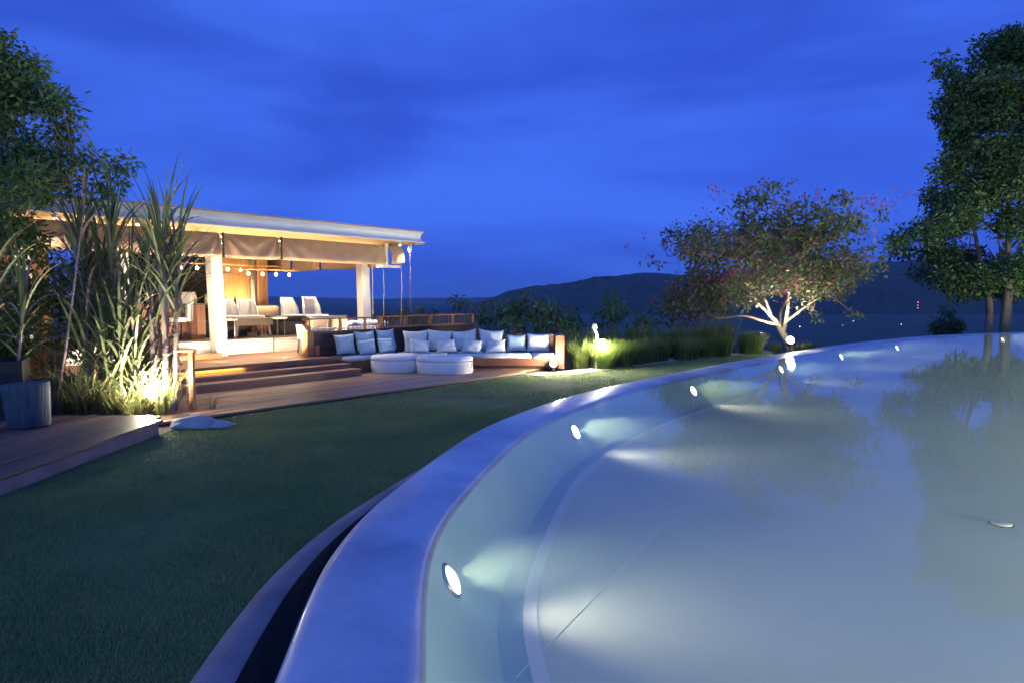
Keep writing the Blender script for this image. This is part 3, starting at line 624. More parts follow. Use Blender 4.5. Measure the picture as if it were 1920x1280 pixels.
def lamp_rail(s0, s1, t_, z, bulbs, label):
    o = thing('lamp_rail', label, 'lamp', W2((s0+s1)/2, t_, z), AX, 'bulb rails over the bar'); c = (s0+s1)/2
    MB().tube([(s0-c, 0, 0), (s1-c, 0, 0)], 0.022, 8).build('rail', 'wood', o)
    for s in (s0 + .15, s1 - .15): MB().tube([(s-c, 0, 0.02), (s-c, 0, 3.035-z)], 0.005, 5).build('hanging_rod', 'metal', o)
    for s in bulbs:
        h = MB().tube([(s-c, 0, -0.02), (s-c, 0, -0.07)], 0.018, 8).build('lamp_holder', 'metal', o)
        MB().lathe([(0.012, -0.07), (0.032, -0.09), (0.04, -0.12), (0.03, -0.15), (0.008, -0.162)], (s-c, 0, 0), 12).build('bulb', 'bulb', h, True)
        point('bulb_light', (s-c, -0.09, -0.15), 8, (1, 0.75, 0.45), 0.03, o)
lamp_rail(7.6, 10.75, 16.8, 2.53, [7.95, 8.35, 8.75, 9.15, 9.5], 'back rail of glowing bulbs above the bar')
lamp_rail(9.2, 11.05, 16.5, 2.42, [9.55, 9.95, 10.35, 10.75], 'front rail of glowing bulbs above the dining tables')
up = thing('floor_uplight', 'uplight on the floor washing the wooden panel behind the bar', 'lamp', W2(9.98, 17.72, 0.766), AX)
MB().lathe([(0.06, 0), (0.07, 0.01), (0.07, 0.12), (0.05, 0.13)], k=14).build('housing', 'metal', up, True)
MB().lathe([(0.05, 0.131), (0.03, 0.14), (0.005, 0.142)], k=14).build('lens', 'lamp', up, True)
point('uplight', (0, 0, 0.2), 620, (1, 0.78, 0.42), 0.04, up, 110, (0, 0.35, 1))
# hanging lines at the terrace corner
for k, (s, t_) in enumerate([(11.12, 13.45), (11.42, 13.4), (11.86, 13.25)]):
    o = MB().tube([(0, 0, 0), (0.02*k, 0, 1.0), (0, 0, 3.02-0.96)], 0.006, 5).build('guy_rope', 'fab_beige'); o.location = W2(s, t_, 0.96)
    tag(o, ['thin rope hanging next to the right column', 'thin rope hanging below the end of the long blind', 'thin rope hanging below the short corner blind'][k], 'rope', 'ropes at the terrace corner')
rc = thing('rain_chain', 'rain chain hanging from a short spout at the roof corner', 'chain', W2(11.72, 12.72, 0.0), AX)
MB().lathe([(0.035, 2.80), (0.045, 2.81), (0.045, 3.03), (0.03, 3.035)], k=12).build('spout', 'fascia', rc, True)
for k in range(38):
    MB().lathe([(0.012, 0.97 + k*.049), (0.02, 0.985 + k*.049), (0.012, 1.0 + k*.049)], k=6).build('chain_link', 'taupe', rc)

# ---------------------------------------------------------------- furniture
def legs(parent, pts, z1, r0=0.018, m='taupe', splay=0.0):
    for x, y in pts: MB().tube([(x*(1+splay), y*(1+splay), 0), (x, y, z1)], [r0*.75, r0], 8).build('leg', m, parent)
def shell_chair(name, label, s, t_, z, rz, wd=.56, ht=.46, m='fab_white', cat='chair', group=None):
    o = thing(name, label, cat, W2(s, t_, z), AX + rz, group)
    legs(o, [(-.2, -.2), (.2, -.2), (-.2, .2), (.2, .2)], .40, splay=.12)
    MB().box(-.25, .25, -.25, .25, .40, .48, .03).build('seat', m, o, True)
    V = []; nx, nz = 14, 8                                            # wrapped back, higher in the middle
    for sh in (0, .045):
        for i in range(nx+1):
            a = (i/nx - .5)*2.3; rx = wd/2; qq = abs(i/nx-.5)*2
            for k in range(nz+1):
                v = k/nz; top = ht*(1 - .45*max(0, qq-.72)/.28); tp = 1 - .06*v
                V.append((math.sin(a)*(rx-sh)*tp/math.sin(1.15), (.28 - sh - .34*max(0, qq-.6)**1.5/.25*.5 + .06*v), .42 + top*v))
    q = (nx+1)*(nz+1); F = []
    for i in range(nx):
        for k in range(nz):
            f = (i*(nz+1)+k, (i+1)*(nz+1)+k, (i+1)*(nz+1)+k+1, i*(nz+1)+k+1); F += [f, tuple(q+x for x in f[::-1])]
        F.append((i*(nz+1)+nz, (i+1)*(nz+1)+nz, q+(i+1)*(nz+1)+nz, q+i*(nz+1)+nz)); F.append((i*(nz+1), q+i*(nz+1), q+(i+1)*(nz+1), (i+1)*(nz+1)))
    for i in (0, nx):
        for k in range(nz): F.append((i*(nz+1)+k, i*(nz+1)+k+1, q+i*(nz+1)+k+1, q+i*(nz+1)+k))
    MB().add(V, F).build('backrest', m, o, True); return o
FZ = 0.766
shell_chair('dining_chair', 'white dining chair just right of the tall column, behind the taupe table', 8.66, 15.75, FZ, 0.05)
shell_chair('dining_chair', 'white dining chair behind the taupe table, second from the tall column', 9.15, 15.75, FZ, -.05)
shell_chair('dining_chair', 'white dining chair behind the black table, left of the pair against the sky', 10.32, 15.65, FZ, .08, .52, .50)
shell_chair('dining_chair', 'white dining chair against the sky, nearest the right column', 10.66, 15.2, FZ, -.04, .54, .52)
shell_chair('dining_chair', 'white chair left of the bar counter, half hidden by the cane leaves', 6.92, 14.95, FZ, -1.2, .60, .62)
_c = shell_chair('dining_chair', 'pale armchair standing on the terrace behind the end post of the wall', 9.1, 13.25, 0.423, 1.4, .46, .36); _c.scale = (.75, .75, .85)
shell_chair('lounge_chair', 'brown lounge chair behind the low railing, left of the pair', 9.35, 13.5, 0.423, math.pi, .66, .42, 'fab_beige')
shell_chair('lounge_chair', 'brown lounge chair behind the low railing, right of the pair', 10.0, 13.65, 0.423, math.pi, .66, .42, 'fab_beige')
def table(name, label, s, t_, z, sx, sy, h, m, apron=.06, splay=.0, lr=.03):
    o = thing(name, label, 'table', W2(s, t_, z), AX)
    MB().box(-sx/2, sx/2, -sy/2, sy/2, h-apron, h, .008).build('table_top', m, o)
    legs(o, [(-sx/2+.08, -sy/2+.08), (sx/2-.08, -sy/2+.08), (-sx/2+.08, sy/2-.08), (sx/2-.08, sy/2-.08)], h-apron, lr, m, splay); return o
table('dining_table', 'taupe wooden table with tapered legs in front of two white chairs', 8.62, 14.98, FZ, .95, .62, .44, 'taupe', .17, .10, .045)
cb = thing('side_cabinet', 'black woven cabinet table between the dining chairs', 'cabinet', W2(9.78, 15.2, FZ), AX)
MB().box(-.36, .36, -.3, .3, 0.0, .33, .01).build('body', 'black', cb); MB().box(-.38, .38, -.32, .32, .42, .46, .01).build('top', 'black', cb)
MB().box(-.3, .3, -.22, .22, .33, .42).build('neck', 'black', cb)
cb2 = thing('low_cabinet', 'low black woven cabinet under the dining tables', 'cabinet', W2(8.35, 15.45, FZ), AX)
MB().box(-.55, .45, -.12, .12, 0.0, .36, .01).build('body', 'black', cb2); MB().box(-.56, .46, -.13, .13, .362, .38, .004).build('top', 'black', cb2)
st0 = thing('tray_table', 'small tray table with a white top on thin legs by the black cabinet', 'table', W2(9.28, 14.72, FZ), AX)
MB().lathe([(0.16, .40), (0.19, .41), (0.20, .445), (0.185, .445), (0.17, .425), (0.02, .42)], k=20).build('tray', 'fab_white', st0, True); legs(st0, [(-.09, -.09), (.1, -.08), (0, .1)], .40, .01, 'steel')
st1 = thing('tray_table', 'small tray table with thin legs right beside the tall white column', 'table', W2(8.0, 14.72, FZ), AX)
MB().lathe([(0.16, .40), (0.19, .41), (0.20, .435), (0.185, .435), (0.17, .42), (0.02, .418)], k=20).build('tray', 'fab_white', st1, True); legs(st1, [(-.09, -.09), (.1, -.08), (0, .1)], .40, .01, 'steel')
bn = thing('beige_bench', 'beige upholstered bench right of the white dining chairs', 'bench', W2(9.98, 16.3, FZ), AX)
MB().box(-.45, .45, -.25, .25, .2, .42, .04).build('seat', 'fab_beige', bn, True); MB().box(-.44, .44, .16, .28, .42, .70, .05).build('backrest', 'fab_beige', bn, True); legs(bn, [(-.38, -.18), (.38, -.18), (-.38, .18), (.38, .18)], .2)
bar = thing('bar_counter', 'reddish wooden bar counter left of the tall white column', 'counter', W2(7.25, 15.3, FZ), AX)
for k in range(5): MB().box(-.18 + k*.11, -.073 + k*.11, -.30, -.26, 0.0, .745, .003).build('panel', 'bar_wood', bar)
MB().box(-1.2, .37, -.255, .35, 0.0, .745).build('body', 'bar_wood', bar); MB().box(-1.25, .40, -.34, .40, .747, .785, .006).build('counter_top', 'taupe', bar)
bb = thing('back_counter', 'dark back bar with bottles in front of the glowing wooden panel', 'counter', W2(9.2, 16.9, FZ), AX)
MB().box(-.65, .55, -.2, .2, 0.0, .66).build('body', 'wood_dk', bb); MB().box(-.7, .6, -.24, .24, .70, .735, .006).build('counter_top', 'taupe', bb)
for k in range(4): MB().box(-.6 + k*.36, -.56 + k*.36, -.2, .2, .66, .70).build('divider', 'wood', bb)
bp_ = [(0.028, 0), (0.034, 0.006), (0.034, 0.13), (0.026, 0.165), (0.012, 0.19), (0.011, 0.235), (0.014, 0.238), (0.013, 0.25)]
bme = MB().lathe(bp_, k=12).mesh('bottle'); bme.materials.append(M['glass']); bme2 = MB().lathe(bp_, k=12).mesh('bottle'); bme2.materials.append(M['glass_dk'])
for me_ in (bme, bme2): me_.polygons.foreach_set('use_smooth', [True]*len(me_.polygons))
for k in range(18):
    o = bpy.data.objects.new('bottle', bme if k % 3 else bme2); COL.objects.link(o); sc_ = random.uniform(.75, 1.05)
    o.location = W2(6.15 + k*.082 + random.uniform(-.02, .02), 15.2 + random.uniform(-.12, .2), FZ + .786); o.scale = (sc_, sc_, sc_)
    tag(o, 'small bottle in the row on top of the reddish bar counter', 'bottle', 'bottles on the bar counter')
for k in range(11):
    o = bpy.data.objects.new('bottle', bme2 if k % 2 else bme); COL.objects.link(o); sc_ = random.uniform(.8, 1.1)
    o.location = W2(8.6 + k*.105 + random.uniform(-.02, .02), 16.9 + random.uniform(-.1, .12), FZ + .736); o.scale = (sc_, sc_, sc_)
    tag(o, 'dark bottle standing before the glowing wooden panel', 'bottle', 'bottles on the back bar')
lt = table('lounge_table', 'long wooden table behind the right column', 10.9, 15.0, 0.767, 1.3, .5, .36, 'wood', .05)
for k in range(5):
    o = link('lounge_cushion', pillow_mesh(.5, .34, .2, 60+k), 'fab_white', None, True); o.location = W2(10.35 + k*.33, 13.7 + .05*k, .98 + .03*(k % 2)); o.rotation_euler = (R(70), 0, AX + R((-20, 25, 5, -30, 12)[k]))
    tag(o, 'white cushion heaped on the daybed behind the railing, below the right column', 'cushion', 'cushions on the daybed')
db = thing('daybed', 'low wooden daybed under white cushions behind the railing', 'daybed', W2(11.05, 13.75, .42), AX)
MB().box(-.95, .95, -.35, .35, .18, .48, .02).build('mattress', 'fab_white', db, True); MB().box(-1, 1, -.4, .4, .05, .178).build('frame', 'wood', db)
for x in (-.92, .92): MB().box(x-.05, x+.05, -.38, .38, 0.003, .05).build('foot', 'wood', db)

# ================================================================ LAMPS IN THE GARDEN AND THE POOL
def garden_lamp(label, loc, h, aim, energy, col=(1, 0.86, 0.62), rad=0.085, post='metal', beam=None):
    o = thing('garden_lamp', label, 'lamp', loc, 0, 'garden spotlights')
    MB().tube([(0, 0, -0.05), (0, 0, h - rad*.6)], [0.022, 0.022], 8).build('stake', post, o)
    a = Vector(aim).normalized(); c = Vector((0, 0, h)); q = a.to_track_quat('Z', 'Y').to_matrix()
    def lath(prof, nm, m_):
        b = MB().lathe(prof, k=18); b.v = [tuple(c + q @ Vector(v)) for v in b.v]; b.build(nm, m_, o, True)
    lath([(rad*.55, -rad*1.6), (rad*.8, -rad*1.4), (rad*1.02, -rad*.2), (rad*1.05, 0.0), (rad*.98, 0.0)], 'housing', 'metal')
    lath([(rad*.97, 0.002), (rad*.9, rad*.35), (rad*.6, rad*.7), (rad*.05, rad*.82)], 'lens', 'lamp')
    if beam: point('garden_beam', tuple(c + Vector(beam[:3])*rad*1.5), beam[3], col, rad*.6, o, beam[4], beam[:3], .6)
    point('garden_light', tuple(c + a*rad*1.6), energy, col, rad*.8, o); return o
garden_lamp('glowing spotlight on a white stake among the cane stalks', (-5.10, 9.55, 0), .38, (.55, -.75, .45), 230, rad=.10)
garden_lamp('glowing floor lamp against the wooden end of the sofa', (.93, 15.28, 0), .22, (.1, -.8, .35), 190, rad=.085)
garden_lamp('glowing spotlight in the bright green grass clump beside the sofa', (2.14, 16.12, 0), .62, (-.15, -.8, .1), 380, (1, .93, .62), .085, 'metal')
garden_lamp('glowing spotlight at the foot of the pink flowering tree', (8.25, 20.2, 0), .42, (-.05, -.75, .7), 70, (1, .88, .62), .12, 'metal', (-.1, .25, 1.0, 650, 125))
M['post_grey'] = surf('weathered_white', (0.35, 0.34, 0.32), (0.48, 0.47, 0.44), 6, 0.7, 0.2)
pst = thing('marker_post', 'leaning white post with a round cap above the lit grass clump', 'post', (1.98, 16.15, 0))
MB().tube([(0.02, 0, 0), (0.03, 0, .8), (-.02, 0, .95)], .03, 8).build('post', 'post_grey', pst); MB().lathe([(0.02, .93), (0.055, .96), (0.06, 1.04), (0.03, 1.08), (0.005, 1.09)], (-.02, 0, 0), 14).build('cap', 'post_grey', pst, True)
lb = thing('white_lantern', 'small square white lantern beside the glowing cane lamp', 'lantern', (-4.93, 9.72, 0))
MB().box(-.06, .06, -.06, .06, 0.0, .22, .008).build('body', 'white', lb); MB().box(-.07, .07, -.07, .07, .222, .245, .005).build('lid', 'white', lb)

# underwater lights in the pool wall
wall = loop + inw*0.715
def pool_light(q, label, energy, wide=92, up=.16):
    i = int(np.argmin(((wall - np.array(q))**2).sum(1))); return pool_lamp(wall[i], inw[i], label, energy, wide, up)
def pool_lamp(p, n_, label, energy, wide, up, z=-0.115):
    o = thing('pool_light', label, 'lamp', (p[0], p[1], z), math.atan2(n_[1], n_[0]), 'underwater lights in the pool wall')
    def lath(prof, nm, m_):
        b = MB().lathe(prof, k=20); ct, st_ = math.cos(.5), math.sin(.5); b.v = [(v[2]*ct - v[1]*st_, v[0], v[1]*ct + v[2]*st_) for v in b.v]; b.build(nm, m_, o, True)   # tilted to sit flush on the curved wall
    lath([(.12, -.01), (.12, .012), (.10, .016)], 'trim_ring', 'steel'); lath([(.098, .0), (.095, .018), (.06, .032), (.005, .038)], 'lens', 'poollens')
    point('pool_beam', (.06, 0, .035), energy, (1, .93, .66), .09, o, wide, (1, 0, up), 1.0); return o
for q, lb_, e_ in [((-.45, 4.28), 'underwater pool light nearest the viewer, by the wide blue rim', 190), ((.92, 9.1), 'underwater pool light opposite the middle of the lawn, second from the viewer', 300),
    ((3.5, 13.2), 'underwater pool light third from the viewer, near the tree reflection', 380), ((6.5, 17.2), 'underwater pool light just below the flowering tree trunk', 380), ((9.7, 20.9), 'underwater pool light right of the flowering tree', 480),
    ((13.4, 24.4), 'underwater pool light before the dark valley, second from the right', 480), ((20.5, 29.2), 'underwater pool light farthest away, left of the twin trunks', 480),
    ((27.5, 25.4), 'underwater pool light at the far end of the right hand wall', 420), ((23.5, 20.2), 'underwater pool light in the right hand wall, second from its far end', 420), ((19.0, 15.0), 'underwater pool light in the right hand wall, third from its far end', 420), ((14.6, 10.1), 'underwater pool light in the middle of the right hand wall', 420),
    ((10.6, 5.6), 'underwater pool light in the right hand wall, nearer the viewer', 420), ((7.2, 1.7), 'underwater pool light in the right hand wall, beside the viewer', 360), ((2.0, -1.7), 'underwater pool light in the pool wall just behind the viewer', 300)]:
    if 'right hand' in lb_ or 'behind' in lb_: pool_light(q, lb_, e_*6.2, 150, .3)  # lamps out of view, added to brighten the water evenly
    else: pool_light(q, lb_, e_*.85)
inl = thing('floor_inlet', 'white round inlet cap on the pool floor at the right', 'inlet', (4.42, 6.05, -.344))
MB().lathe([(.085, 0), (.085, .012), (.07, .02), (.01, .022)], k=24).build('cap', 'inlet', inl, True); MB().lathe([(.10, 0.0), (.10, .004), (.086, .005)], k=24).build('gasket', 'black', inl)

# small things by the side deck
stu = thing('log_stool', 'weathered blue grey log stool on the side deck', 'stool', (-5.70, 7.98, .183)); stu.scale = (.86, .86, .98)
b = MB(); prof = [(.235, 0), (.25, .015), (.262, .2), (.275, .42), (.285, .515), (.28, .525)]; b.lathe(prof, k=26)
b.v = [(x*(1+.03*math.sin(5*math.atan2(y, x))+.02*math.sin(11*math.atan2(y, x))) - z*.05, y*(1+.03*math.sin(5*math.atan2(y, x))), z + (x*.06 if z > .4 else 0)) for x, y, z in b.v]; b.build('log', 'stump', stu, True)
b = MB().lathe([(.27, .526), (.2, .532), (.02, .534)], k=26); b.v = [(x - z*.05, y, z + x*.06) for x, y, z in b.v]; b.build('cut_end', 'stump', stu)
plt = thing('dark_planter', 'dark square planter box at the left edge of the side deck', 'planter', (-6.69, 8.64, .183), .52); plt.scale = (.84, .84, .82)
for x0, x1, y0, y1, nm in ((-.5, .5, -.5, -.46, 'side_panel'), (-.5, .5, .46, .5, 'side_panel'), (-.5, -.46, -.459, .459, 'side_panel'), (.46, .5, -.459, .459, 'side_panel')): MB().box(x0, x1, y0, y1, 0, .88).build(nm, 'black', plt)
MB().box(-.459, .459, -.459, .459, .05, .82).build('soil', 'soil', plt)
for k, (x, y, sx, sy, h, lb_) in enumerate([(-4.20, 8.93, .30, .22, .15, 'large smooth pale stone at the corner of the side deck'), (-3.92, 8.98, .26, .18, .06, 'flat pale stone beside the larger one by the deck edge')]):
    bm = bmesh.new(); bmesh.ops.create_icosphere(bm, subdivisions=4, radius=1)
    for v in bm.verts:
        q = v.co; f_ = 1 + .10*math.sin(3*q.x+1.7*k+q.y*2) + .06*math.sin(5*q.y+q.z*4); v.co = Vector((q.x*sx*f_, q.y*sy*f_, max(-.3, q.z)**1*h*f_ if q.z > 0 else q.z*h*.3))
    me = bpy.data.meshes.new('stone'); bm.to_mesh(me); bm.free(); o = link('stepping_stone', me, 'stone', None, True); o.location = (x, y, .01); tag(o, lb_, 'stone')
# slatted screen at the foot of the steps
fn = thing('rod_fence', 'small fence of thin rods with a yellow lit post beside the steps', 'fence', (-4.85, 9.95, .0))
MB().box(.13, .20, -.05, .02, .06, .90, .004).build('post', 'wood', fn); MB().box(-.02, .21, -.055, .025, .902, .93).build('cap_rail', 'soffit', fn)
for k in range(8): MB().tube([(-.52 + k*.085, .01*k-.04, .0), (-.53 + k*.085 + random.uniform(-.02, .02), .01*k-.04, .78 + random.uniform(-.18, .12))], .006, 5).build('rod', 'husk', fn)
for k in range(2):
    pp = thing('timber_post', ['broad brown timber post behind the rod fence, next to the steps', 'brown timber post behind the rod fence, nearer the canes'][k], 'post', (-5.38 - k*.2, 10.55, 0), .5)
    MB().box(-.09, .09, -.06, .06, 0, 1.08 - .05*k, .006).build('shaft', 'sofa_wood', pp); MB().box(-.1, .1, -.07, .07, 1.082 - .05*k, 1.10 - .05*k).build('cap', 'sofa_wood', pp)

# lights of the valley
for k, (u, v, d) in enumerate([(1442, 594, 2540), (1543, 619, 1515), (1544, 625, 1380), (1428, 624, 1400), (1761, 615, 1620), (1838, 586, 2930), (1915, 581, 2955), (1580, 610, 1775), (1600, 602, 2090), (1500, 612, 1710), (1690, 608, 1845), (1859, 587, 2930)]):
    x = (u-960)/1280*d; zz = 1.7 + (557-v)/1280*d; sz = .62*d*(.0019, .0021, .0016, .0016, .0024, .0022, .0040, .0007, .0007, .0007, .0007, .0012)[k]
    o = thing('lit_building', 'tiny lit building glowing in the dark valley', 'building', (x, d, zz - sz), 0, 'lit buildings in the valley')
    MB().box(-sz, sz, -sz, sz, 0, sz*1.3).build('lit_wall', 'town', o); MB().add([(-sz*1.1, -sz*1.1, sz*1.3), (sz*1.1, -sz*1.1, sz*1.3), (sz*1.1, sz*1.1, sz*1.3), (-sz*1.1, sz*1.1, sz*1.3), (-sz*.8, 0, sz*1.7), (sz*.8, 0, sz*1.7)], [(0, 1, 5, 4), (2, 3, 4, 5), (1, 2, 5), (3, 0, 4), (3, 2, 1, 0)]).build('roof', 'dark_wall', o)
ma = thing('radio_mast', 'distant radio mast with red warning lights in the valley', 'mast', ((1720-960)/1280*2700, 2700, -73))
for x, y in ((-4, -4), (4, -4), (0, 4)): MB().tube([(x, y, 0), (x*.2, y*.2, 62)], .5, 5).build('leg', 'metal', ma)
for z_ in (31, 42, 54): MB().lathe([(.6, -2.2), (2.4, -1), (2.4, 1), (.6, 2.2)], (0, 0, z_), 8).build('beacon', 'red', ma)

# ================================================================ PLANTS
def clump(name, label, cat, loc, h, r, n, m, group=None, wd=.006, lean=.5, nm='blades', top=None):
    """a tuft of arching grass blades"""
    a = rng.uniform(0, 6.283, n); rr = r*np.sqrt(rng.uniform(0, 1, n))*.55; base = np.column_stack([np.cos(a)*rr, np.sin(a)*rr, np.full(n, -.01)])
    az = a + rng.normal(size=n)*.5; hh = h*rng.uniform(.45, 1.1, n); ln_ = lean*rng.uniform(.15, 1.0, n); d = np.column_stack([np.cos(az), np.sin(az), np.zeros(n)]); sd = np.column_stack([-np.sin(az), np.cos(az), np.zeros(n)])
    wv = (wd*rng.uniform(.6, 1.3, n))[:, None]; rows = []
    for u, wk in ((0, .8), (.4, 1), (.75, .75), (1, .0)):
        c = base + d*(hh*ln_*u**1.8)[:, None] + np.array([0, 0, 1])*(hh*(u - .28*ln_*u**2.6))[:, None]; rows += [c - sd*wv*wk, c + sd*wv*wk]
    V = np.stack(rows, 1).reshape(-1, 3); b_ = np.arange(n)[:, None]*8
    F = np.concatenate([b_ + np.array([[k, k+1, k+3, k+2]]) for k in (0, 2, 4)])
    o = thing(name, label, cat, loc, 0, group); link(nm, npmesh(nm, V, F), m, o); return o

# --- cane plants: stalk, husks and single leaves
blade_me = []; dead_me = []
for v in range(7):
    b = MB(); n = 10; bend = (.25, .5, .8, 1.1, 1.5, 1.9, 2.3)[v]; x = z = 0; an = R(84); vs = []
    for k in range(n+1):
        u = k/n; wv = .5*math.sin(math.pi*min(1, .12+u*.88))**.55*(1-u**5); tw = .25*math.sin(u*3+v)
        vs += [(x, -wv*math.cos(tw), z - wv*.03*math.sin(tw) + .008*wv), (x, 0, z), (x, wv*math.cos(tw), z + wv*.03*math.sin(tw) + .008*wv)]
        x += math.cos(an)/n; z += math.sin(an)/n; an -= bend/n*(.4 + 1.4*u)
    b.add(vs, [(k*3+j, k*3+j+1, k*3+j+4, k*3+j+3) for k in range(n) for j in (0, 1)]); me = b.mesh('leaf'); me.materials.append(M['blade_l']); me.polygons.foreach_set('use_smooth', [True]*len(me.polygons)); blade_me.append(me); md = me.copy(); md.materials.clear(); md.materials.append(M['husk']); dead_me.append(md)
def leaf(parent, p, az, tilt, ln_, wd, var):
    dead = random.random() < .16; o = bpy.data.objects.new('leaf', dead_me[min(6, var+2)] if dead else blade_me[var]); COL.objects.link(o); o.parent = parent; o.location = p; o.rotation_euler = (0, tilt, az); o.scale = (ln_, wd, ln_); return o
def cane(label, base, stalks, group='cane plants by the side deck'):
    """stalks: (offset x, y, lean x, lean y, height, radius, leaves from, n leaves, leaf length, husk from..to or None)"""
    o = thing('cane_plant', label, 'cane', base, 0, group)
    for ox, oy, lx, ly, h, r, f0, nl, ll, hk in stalks:
        def at(u): return (ox + lx*u + .03*math.sin(u*4+ox*9)*h*.2, oy + ly*u, h*u)
        seg = max(8, int(h/.11)); pts = []; rad = []
        for k in range(seg):
            u = k/seg
            for du, q in ((0, 1.22), (.12/seg, 1.0), (.9/seg, .96)): pts.append(at(u+du)); rad.append(r*q*(1-.35*u))
        MB().tube(pts, rad, 8).build('stalk', 'cane', o, True)
        if hk:
            for q in range(int(7*(hk[1]-hk[0])*h) + 2):
                u = random.uniform(*hk); p = at(u); a = random.uniform(0, 6.28); l_ = random.uniform(.3, .6); w_ = random.uniform(.015, .035)
                c, s_ = math.cos(a), math.sin(a); e = random.uniform(.01, .09)
                q0 = (p[0]+c*r*1.3, p[1]+s_*r*1.3, p[2]); q1 = (p[0]+c*(r*1.6+e*.4), p[1]+s_*(r*1.6+e*.4), p[2]+l_*.5*random.choice((1, -1, 1))); q2 = (p[0]+c*(r+e*1.5), p[1]+s_*(r+e*1.5), q1[2] + (q1[2]-p[2])*.8)
                sx, sy = -s_*w_, c*w_
                MB().add([(q0[0]-sx, q0[1]-sy, q0[2]), (q0[0]+sx, q0[1]+sy, q0[2]), (q1[0]+sx, q1[1]+sy, q1[2]), (q1[0]-sx, q1[1]-sy, q1[2]), (q2[0]+sx*.2, q2[1]+sy*.2, q2[2]), (q2[0]-sx*.2, q2[1]-sy*.2, q2[2])], [(0, 1, 2, 3), (3, 2, 4, 5)]).build('husk', 'husk', o)
        nl = int(nl*2.3)
        for k in range(nl):
            u = f0 + (1-f0)*(k/max(1, nl-1))**.8; p = at(u); az = k*2.4 + random.uniform(-.5, .5); top = (u-f0)/(1-f0+1e-6)
            leaf(o, p, az, R(random.uniform(18, 40)*(1-top) + random.uniform(0, 9)), ll*random.uniform(.7, 1.15), random.uniform(.024, .045), min(6, max(0, int(random.gauss(4.8 - 3.2*top, 1.2)))))
    return o
cane('slender pale cane leaning right, rising beside the log stool', (-6.33, 9.35, .0), [(0, 0, .48, .1, 2.95, .022, .72, 9, 1.0, None)])
cane('tall cane with a stiff upright fan of leaves beside the glowing lamp', (-5.05, 9.85, 0), [(0, 0, .05, 0, 2.45, .05, .62, 26, 1.45, (.35, .98)), (.10, .06, .10, .05, 2.3, .04, .6, 16, 1.3, (.35, .98)), (-.10, .03, -.08, 0, 2.0, .038, .5, 14, 1.25, (.4, .9))])
cane('thick middle cane with purple stalks and drooping leaves', (-5.75, 9.95, 0), [(0, 0, -.05, 0, 2.6, .045, .45, 20, 1.3, (.4, .95)), (-.2, .1, -.12, .05, 2.2, .032, .4, 14, 1.25, (.4, .9)), (.16, -.05, .1, .0, 1.9, .032, .35, 14, 1.2, None)])
cane('leafy cane behind the leaning one, arching over the dark bush', (-6.35, 10.1, 0), [(0, 0, .05, 0, 2.45, .04, .5, 18, 1.35, (.5, .95)), (.25, .1, .05, 0, 2.0, .03, .4, 12, 1.2, None)])
cane('young green cane shoots between the middle cane and the lamp', (-5.42, 9.8, 0), [(0, 0, .02, 0, 1.2, .02, .1, 14, 1.15, None), (-.12, .05, -.05, 0, .9, .018, .1, 12, 1.0, None)])
cane('bushy low cane arching over the lit tufts left of the lamp', (-5.55, 9.6, 0), [(0, 0, .03, 0, 1.3, .025, .12, 16, 1.2, None), (.12, .1, .08, 0, 1.0, .02, .1, 12, 1.1, None), (-.15, .05, -.1, 0, 1.1, .02, .1, 12, 1.15, None)])
cane('bushy low cane behind the log stool', (-6.1, 9.75, 0), [(0, 0, .03, 0, 1.5, .025, .12, 16, 1.25, None), (.15, .1, .06, 0, 1.1, .02, .1, 12, 1.1, None)])
cane('broad cane leaves growing out of the dark planter box', (-6.69, 8.64, .80), [(.1, -.1, .1, 0, 1.2, .028, .1, 12, 1.15, (.2, .9)), (-.15, .1, -.05, 0, 1.3, .03, .1, 12, 1.2, (.2, .9)), (.3, .15, .1, .05, .9, .022, .05, 10, 1.1, None), (-.3, -.2, -.1, 0, 1.0, .025, .05, 10, 1.1, None)])
for k, (x, y, h, r, n) in enumerate([(-6.2, 9.15, .55, .30, 170), (-5.85, 9.3, .75, .32, 260), (-5.5, 9.35, .62, .30, 240), (-5.2, 9.3, .60, .26, 190), (-4.98, 9.6, .70, .24, 170), (-6.1, 9.6, .85, .32, 200), (-5.4, 9.95, 1.0, .32, 220)]):
    clump('grass_tuft', 'straw coloured lit grass tuft %s' % ['beside the log stool', 'left of the middle cane stalks', 'below the middle cane', 'just left of the lamp', 'right of the lamp by the rod fence', 'behind the leaning cane', 'behind the lamp'][k], 'grass', (x, y, 0), h*1.1, r*1.15, int(n*.6), 'straw', 'lit tufts under the canes', .011, 1.05)

# --- trees
def branch(b, pts, r0, r1, k=7):
    P = catmull_open(np.array(pts, float)); b.tube([tuple(p) for p in P], list(np.linspace(r0, r1, len(P))), k); return P
def catmull_open(P, per=5):
    Q = np.concatenate([[2*P[0]-P[1]], P, [2*P[-1]-P[-2]]]); out = []
    for i in range(1, len(Q)-2):
        a, b_, c, d = Q[i-1:i+3]
        for u in np.linspace(0, 1, per, endpoint=False): out.append(.5*((2*b_)+(c-a)*u+(2*a-5*b_+4*c-d)*u*u+(-a+3*b_-3*c+d)*u**3))
    return np.array(out + [P[-1]])
def twigs(b, starts, pts, n, r=.012):
    """thin twigs from the nearest limb point out to leaf clusters"""
    for i in rng.choice(len(pts), min(n, len(pts)), replace=False):
        p = pts[i]; q = starts[np.argmin(((starts-p)**2).sum(1))]; mid = (p+q)/2 + rng.normal(size=3)*.12*np.linalg.norm(p-q)
        b.tube([tuple(q), tuple(mid), tuple(p)], [r, r*.7, r*.35], 4, False)

